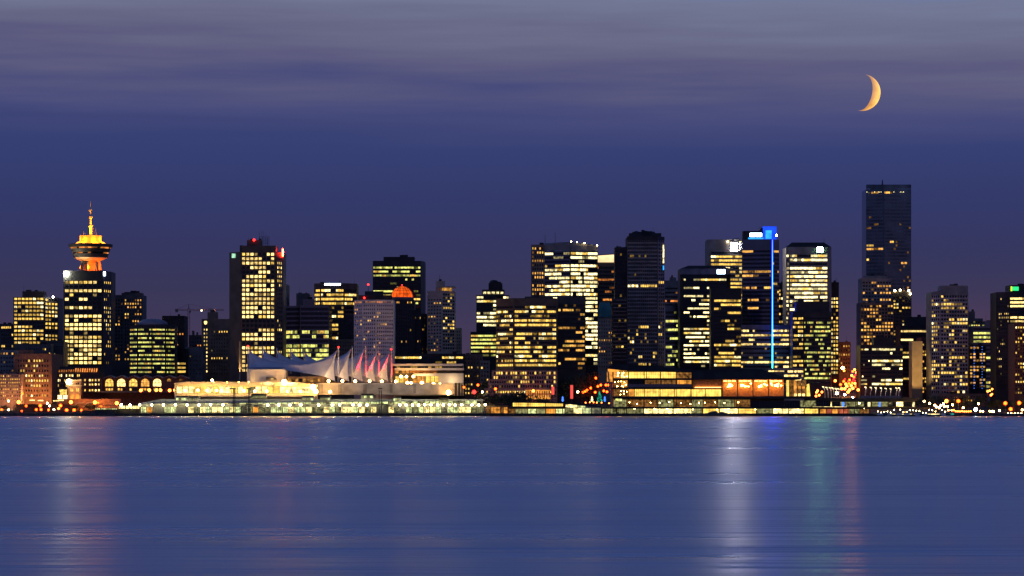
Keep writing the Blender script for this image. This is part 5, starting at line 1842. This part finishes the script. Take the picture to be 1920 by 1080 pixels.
    for i, x in enumerate((1779, 1785, 1788.5, 1792, 1796, 1800, 1804, 1808, 1812, 1816, 1820, 1838, 1843, 1856, 1860, 1863)):
        lamp(x, 771.3 - (i < 3) * 2 + rng.uniform(-.5, .5), 2508, "lamp_amber" if x < 1835 else "lamp_warm", .65, "small amber lamp in the low string at the right-hand park's water edge", "string of lamps at the park edge", high=2.4)
    for x in (1890, 1896, 1903, 1909, 1915):
        lamp(x, 775.5, 2503, "lamp_warm", .6, "small warm lamp right at the waterline at the right edge", "waterline lamps at the right edge", high=1.6)
    # curved lamps
    for heads, yb, label, group, lean in (((1544, 725), (1550, 726), (1556, 726.5), (1561, 727), (1567, 728), (1572, 728.5)), 741, "slim curved white lamp in the row left of the glowing street", "curved lamps left of the street", 3), \
            (((1623, 725.5), (1633, 726), (1642, 726.5), (1652, 727), (1661, 728), (1670, 728.5), (1681, 727), (1686, 727)), 743.5, "slim curved white lamp in the row right of the glowing street", "curved lamps right of the street", -1.5):
        for x, y in heads:
            D = 2560
            t = thing("curved_lamp", label, "lamp", (X(x + lean, D), D, Z(yb + 5, D)), group)
            b = MB()
            pts = [P(x + lean, yb + 5, D), P(x + lean * .6 + .6, y + 8, D), P(x + 1.5, y + 3, D), P(x + .6, y + .6, D)]
            for p0, p1 in zip(pts, pts[1:]):
                b.tube(p0, p1, .28, .25, 5)
            b.build("pole", "white_panel", t)
            b = MB()
            b.tube(P(x + 1.2, y + 1.0, D), P(x - 2.2, y, D), .5, .3, 6)
            b.build("lamp_head", "lit_w_0", t)
            light("POINT", P(x - 1.2, y + 2.2, D - .6), (1.0, .82, .55), 260, .3)


def tree_mesh(seed, h, w, n):
    r = random.Random(seed)
    tr = MB()
    tr.tube((0, 0, -1), (0, 0, h * .45), h * .035, h * .02, 7)
    tips = []
    for i in range(7):
        a = 6.283 * i / 7 + r.uniform(-.4, .4)
        p = Vector((0, 0, h * r.uniform(.25, .45)))
        q = Vector((math.cos(a) * w * r.uniform(.25, .42), math.sin(a) * w * r.uniform(.25, .42), h * r.uniform(.5, .88)))
        tr.tube(p, q, h * .014, h * .005, 5)
        tips.append(q)
    tips.append(Vector((0, 0, h * .85)))
    cr = MB()
    for i in range(n):
        c = r.choice(tips)
        d = Vector((r.gauss(0, 1), r.gauss(0, 1), r.gauss(0, .8)))
        p = c + d * (w * .115)
        if p.z < h * .18:
            p.z = h * .18 + r.random() * .5
        s = r.uniform(.25, .55)
        u = Vector((r.uniform(-1, 1), r.uniform(-1, 1), r.uniform(-1, 1))).normalized()
        v = u.orthogonal().normalized()
        cr.face([p - u * s, p - v * s * .6, p + u * s, p + v * s * .6])
    return tr, cr


def build_trees():
    kinds = []
    for i, (h, w, n) in enumerate(((15, 13, 900), (9, 9, 600), (12, 8, 650), (6, 8, 420))):
        kinds.append((h,) + tree_mesh(20 + i, h, w, n))
    protos = {}
    rows = []
    for x, yt, D, k, label, g in (
        (1106, 695, 2600, 0, "largest dark leafy tree left of the convention centre's amber prow", None),
        (1090, 702, 2600, 0, "dark leafy tree between the two big trees of the plaza", None),
        (1072, 704, 2610, 0, "dark leafy tree behind the red banner pillar", None),
        (1058, 712, 2605, 2, "leftmost dark tree at the dark edge of the plaza", None),
        (910, 711, 2610, 2, "dark tree at the left step of the pink podium", None),
        (965, 738, 2560, 3, "round dark tree before the pink podium's middle", None),
        (974, 739, 2562, 3, "round dark tree beside the podium's glowing entrance", None),
        (941, 741, 2560, 3, "low dark tree before the podium's left corner", None),
        (915, 740, 2560, 3, "low dark tree left of the podium above the boat shed", None),
        (1018, 747, 2545, 3, "low dark tree behind the curved roof terminal", None),
    ):
        rows.append((x, yt, D, k, label, g))
    r = random.Random(11)
    for i in range(16):
        x = 1722 + i * 13 + r.uniform(-4, 4)
        rows.append((x, r.uniform(741, 752), r.uniform(2575, 2630), r.choice((1, 2, 1)), "dark park tree among the lamps of the right-hand shore", "dark trees of the right-hand park"))
    for i in range(7):
        rows.append((12 + i * 26 + r.uniform(-5, 5), r.uniform(757, 762), 2566, 3, "low dark tree in the left-hand rail yard", "low trees of the rail yard"))
    for x, yt, D, k, label, g in rows:
        h, tr, cr = kinds[k]
        zb = ground_z(D)
        want = Z(yt, D) - zb
        sc = max(want, 3.0) / (h * 1.02)
        t = thing("tree", label, "tree", (X(x, D), D, zb), g)
        t.rotation_euler = (0, 0, r.uniform(0, 6.28))
        t.scale = (max(sc, .7) if sc < .7 else sc, max(sc, .7) if sc < .7 else sc, sc)
        if k not in protos:
            a = tr.build("trunk", "bark")
            c = cr.build("crown", "leaf_dark")
            protos[k] = (a.data, c.data)
            bpy.data.objects.remove(a)
            bpy.data.objects.remove(c)
        for nm, me in zip(("trunk", "crown"), protos[k]):
            o = bpy.data.objects.new(nm, me)
            COL.objects.link(o)
            o.parent = t


def build_boats():
    r = random.Random(4)

    def make(label, group, L, m_hull, lit):
        t = thing("motor_boat", label, "boat", (0, 0, 0), group)
        b = MB()
        w = L * .28
        sec = [(-.5, .8, .8), (-.2, 1, .85), (.2, .95, .95), (.42, .5, 1.1), (.5, .06, 1.25)]
        prev = None
        for u, ww, hh in sec:
            ring = [Vector((u * L, -w / 2 * ww, hh)), Vector((u * L, w / 2 * ww, hh)), Vector((u * L, w / 2 * ww * .6, -.3)), Vector((u * L, -w / 2 * ww * .6, -.3))]
            if prev:
                b.frustum(prev, ring)
            prev = ring
        b.build("hull", m_hull, t)
        b = MB()
        q0 = [Vector((x, y, .9)) for x, y in ((-.3 * L, -w * .36), (.18 * L, -w * .36), (.18 * L, w * .36), (-.3 * L, w * .36))]
        q1 = [Vector((x, y, 2.5)) for x, y in ((-.28 * L, -w * .3), (.08 * L, -w * .3), (.08 * L, w * .3), (-.28 * L, w * .3))]
        b.frustum(q0, q1)
        cab = b.build("cabin", "hull_white" if m_hull == "hull_dark" else "hull_dark", t)
        b = MB()
        b.box(-.26 * L, .1 * L, -w * .36, -w * .35, 1.5, 2.1)
        b.build("cabin_window", lit, cab)
        b = MB()
        b.tube((-.1 * L, 0, 2.4), (-.1 * L, 0, 4.5), .06, .03, 4)
        b.build("mast", "galvanised_metal", t)
        return t

    a = make("small dark motor boat with a lit cabin moored in the right-hand marina", "boats in the right-hand marina", 10, "hull_dark", "lit_c_0")
    c = make("small white hulled motor boat moored in the right-hand marina", "white boats in the right-hand marina", 9, "hull_white", "lit_w_1")
    spots = [(1650 + i * 8.4 + r.uniform(-2, 2), 2440 + r.uniform(0, 52)) for i in range(16)]
    first = [True, True]
    for i, (px, D) in enumerate(spots):
        k = i % 2
        src = (a, c)[k]
        if first[k]:
            o = src
            first[k] = False
        else:
            o = dup(src, (0, 0, 0))
        o.location = (X(px, D), D, 0)
        o.rotation_euler = (0, 0, r.choice((0, math.pi)) + r.uniform(-.2, .2))
    b = MB()
    t = make("low boat with a teal glowing side at the waterline off the right-hand park", None, 9, "hull_dark", "glow_teal")
    t.location = (X(1786, 2480), 2480, 0)
    # floating pontoons of the marina
    D = 2470
    t = thing("pontoon", "dark floating marina pontoon with small lights on the right-hand shore", "pontoon", (X(1712, D), D, 0))
    part_box(t, "deck", "black_cladding", 1640, 1790, 778.2, 781, D + 6, 3)
    for i in range(24):
        x = 1646 + i * 6.0
        b = MB()
        yt = r.uniform(768, 774)
        b.tube(P(x, 780, D + 26), P(x, yt, D + 26), .12, None, 4)
        b.build("post", "dark_metal", t)
        if r.random() < .7:
            b = MB()
            b.ball(P(x, yt, D + 26), .3, 6)
            b.build("dock_light", r.choice(["lamp_white", "lamp_white", "lamp_warm"]), t)


def build_crane():
    D = 3080
    t = thing("tower_crane", "construction tower crane with a long level jib rising above the half finished block", "crane", (X(354, D), D, ground_z(D)))

    def lattice(name, p, q, w, n):
        b = MB()
        p, q = Vector(p), Vector(q)
        d = (q - p) / n
        up = Vector((0, w, 0))
        side = d.normalized().cross(Vector((0, 1, 0))).normalized() * w
        cor = [up * .5 + side * .5, up * .5 - side * .5, -up * .5 - side * .5, -up * .5 + side * .5]
        for c in cor:
            b.tube(p + c, q + c, .16, None, 4)
        for i in range(n):
            for k in range(4):
                b.tube(p + d * i + cor[k], p + d * (i + 1) + cor[(k + 1) % 4], .1, None, 4)
        return b.build(name, "crane_paint", t)

    lattice("mast_lattice", (X(354, D), D, ground_z(D)), P(354, 578, D), 2.0, 22)
    lattice("jib_lattice", P(356, 581.5, D), P(420, 581, D), 1.5, 20)
    lattice("counter_jib_lattice", P(352, 581.5, D), P(328, 580.5, D), 1.5, 8)
    part_box(t, "counterweight", "grey_concrete", 328.5, 334, 580, 585.5, D - .6, 1.2)
    part_box(t, "cab", "dark_metal", 354.5, 357.5, 582.6, 586, D - 1.6, 1.4)
    b = MB()
    top = P(354, 570, D)
    b.tube(P(354, 579, D), top, .5, .2, 5)
    b.tube(top, P(402, 580, D), .12, None, 4)
    b.tube(top, P(331, 580, D), .12, None, 4)
    b.build("stay_rope", "dark_metal", t)
    for x in (378, 402):
        beacon(t, x, 582.5, D, "lamp_white", .5, "jib_lamp")


def build_camera():
    cd = bpy.data.cameras.new("camera")
    cd.sensor_width = 36.0
    cd.lens = 36.0 / 1920.0 * 5555.0
    cd.shift_y = (HY - 540.0) / 1920.0
    cd.clip_start = 1.0
    cd.clip_end = 80000.0
    o = bpy.data.objects.new("camera", cd)
    COL.objects.link(o)
    o.location = (0, 0, CAM_Z)
    o.rotation_euler = (R(90), 0, 0)
    scene.camera = o


build_sky()
build_setting()
build_moon()
build_towers()
build_sails()
build_station()
build_convention_centre()
build_pavilions()
build_lamps()
build_trees()
build_boats()
build_crane()
build_camera()

vs = scene.view_settings
vs.view_transform = "Standard"
vs.look = "None"
vs.exposure = 0.0
vs.gamma = 1.0
vs.use_curve_mapping = False
scene.render.engine = "CYCLES"
scene.cycles.use_denoising = True
scene.cycles.use_light_tree = True
scene.cycles.max_bounces = 4
scene.cycles.diffuse_bounces = 2
scene.cycles.glossy_bounces = 2
scene.cycles.sample_clamp_indirect = 5.0
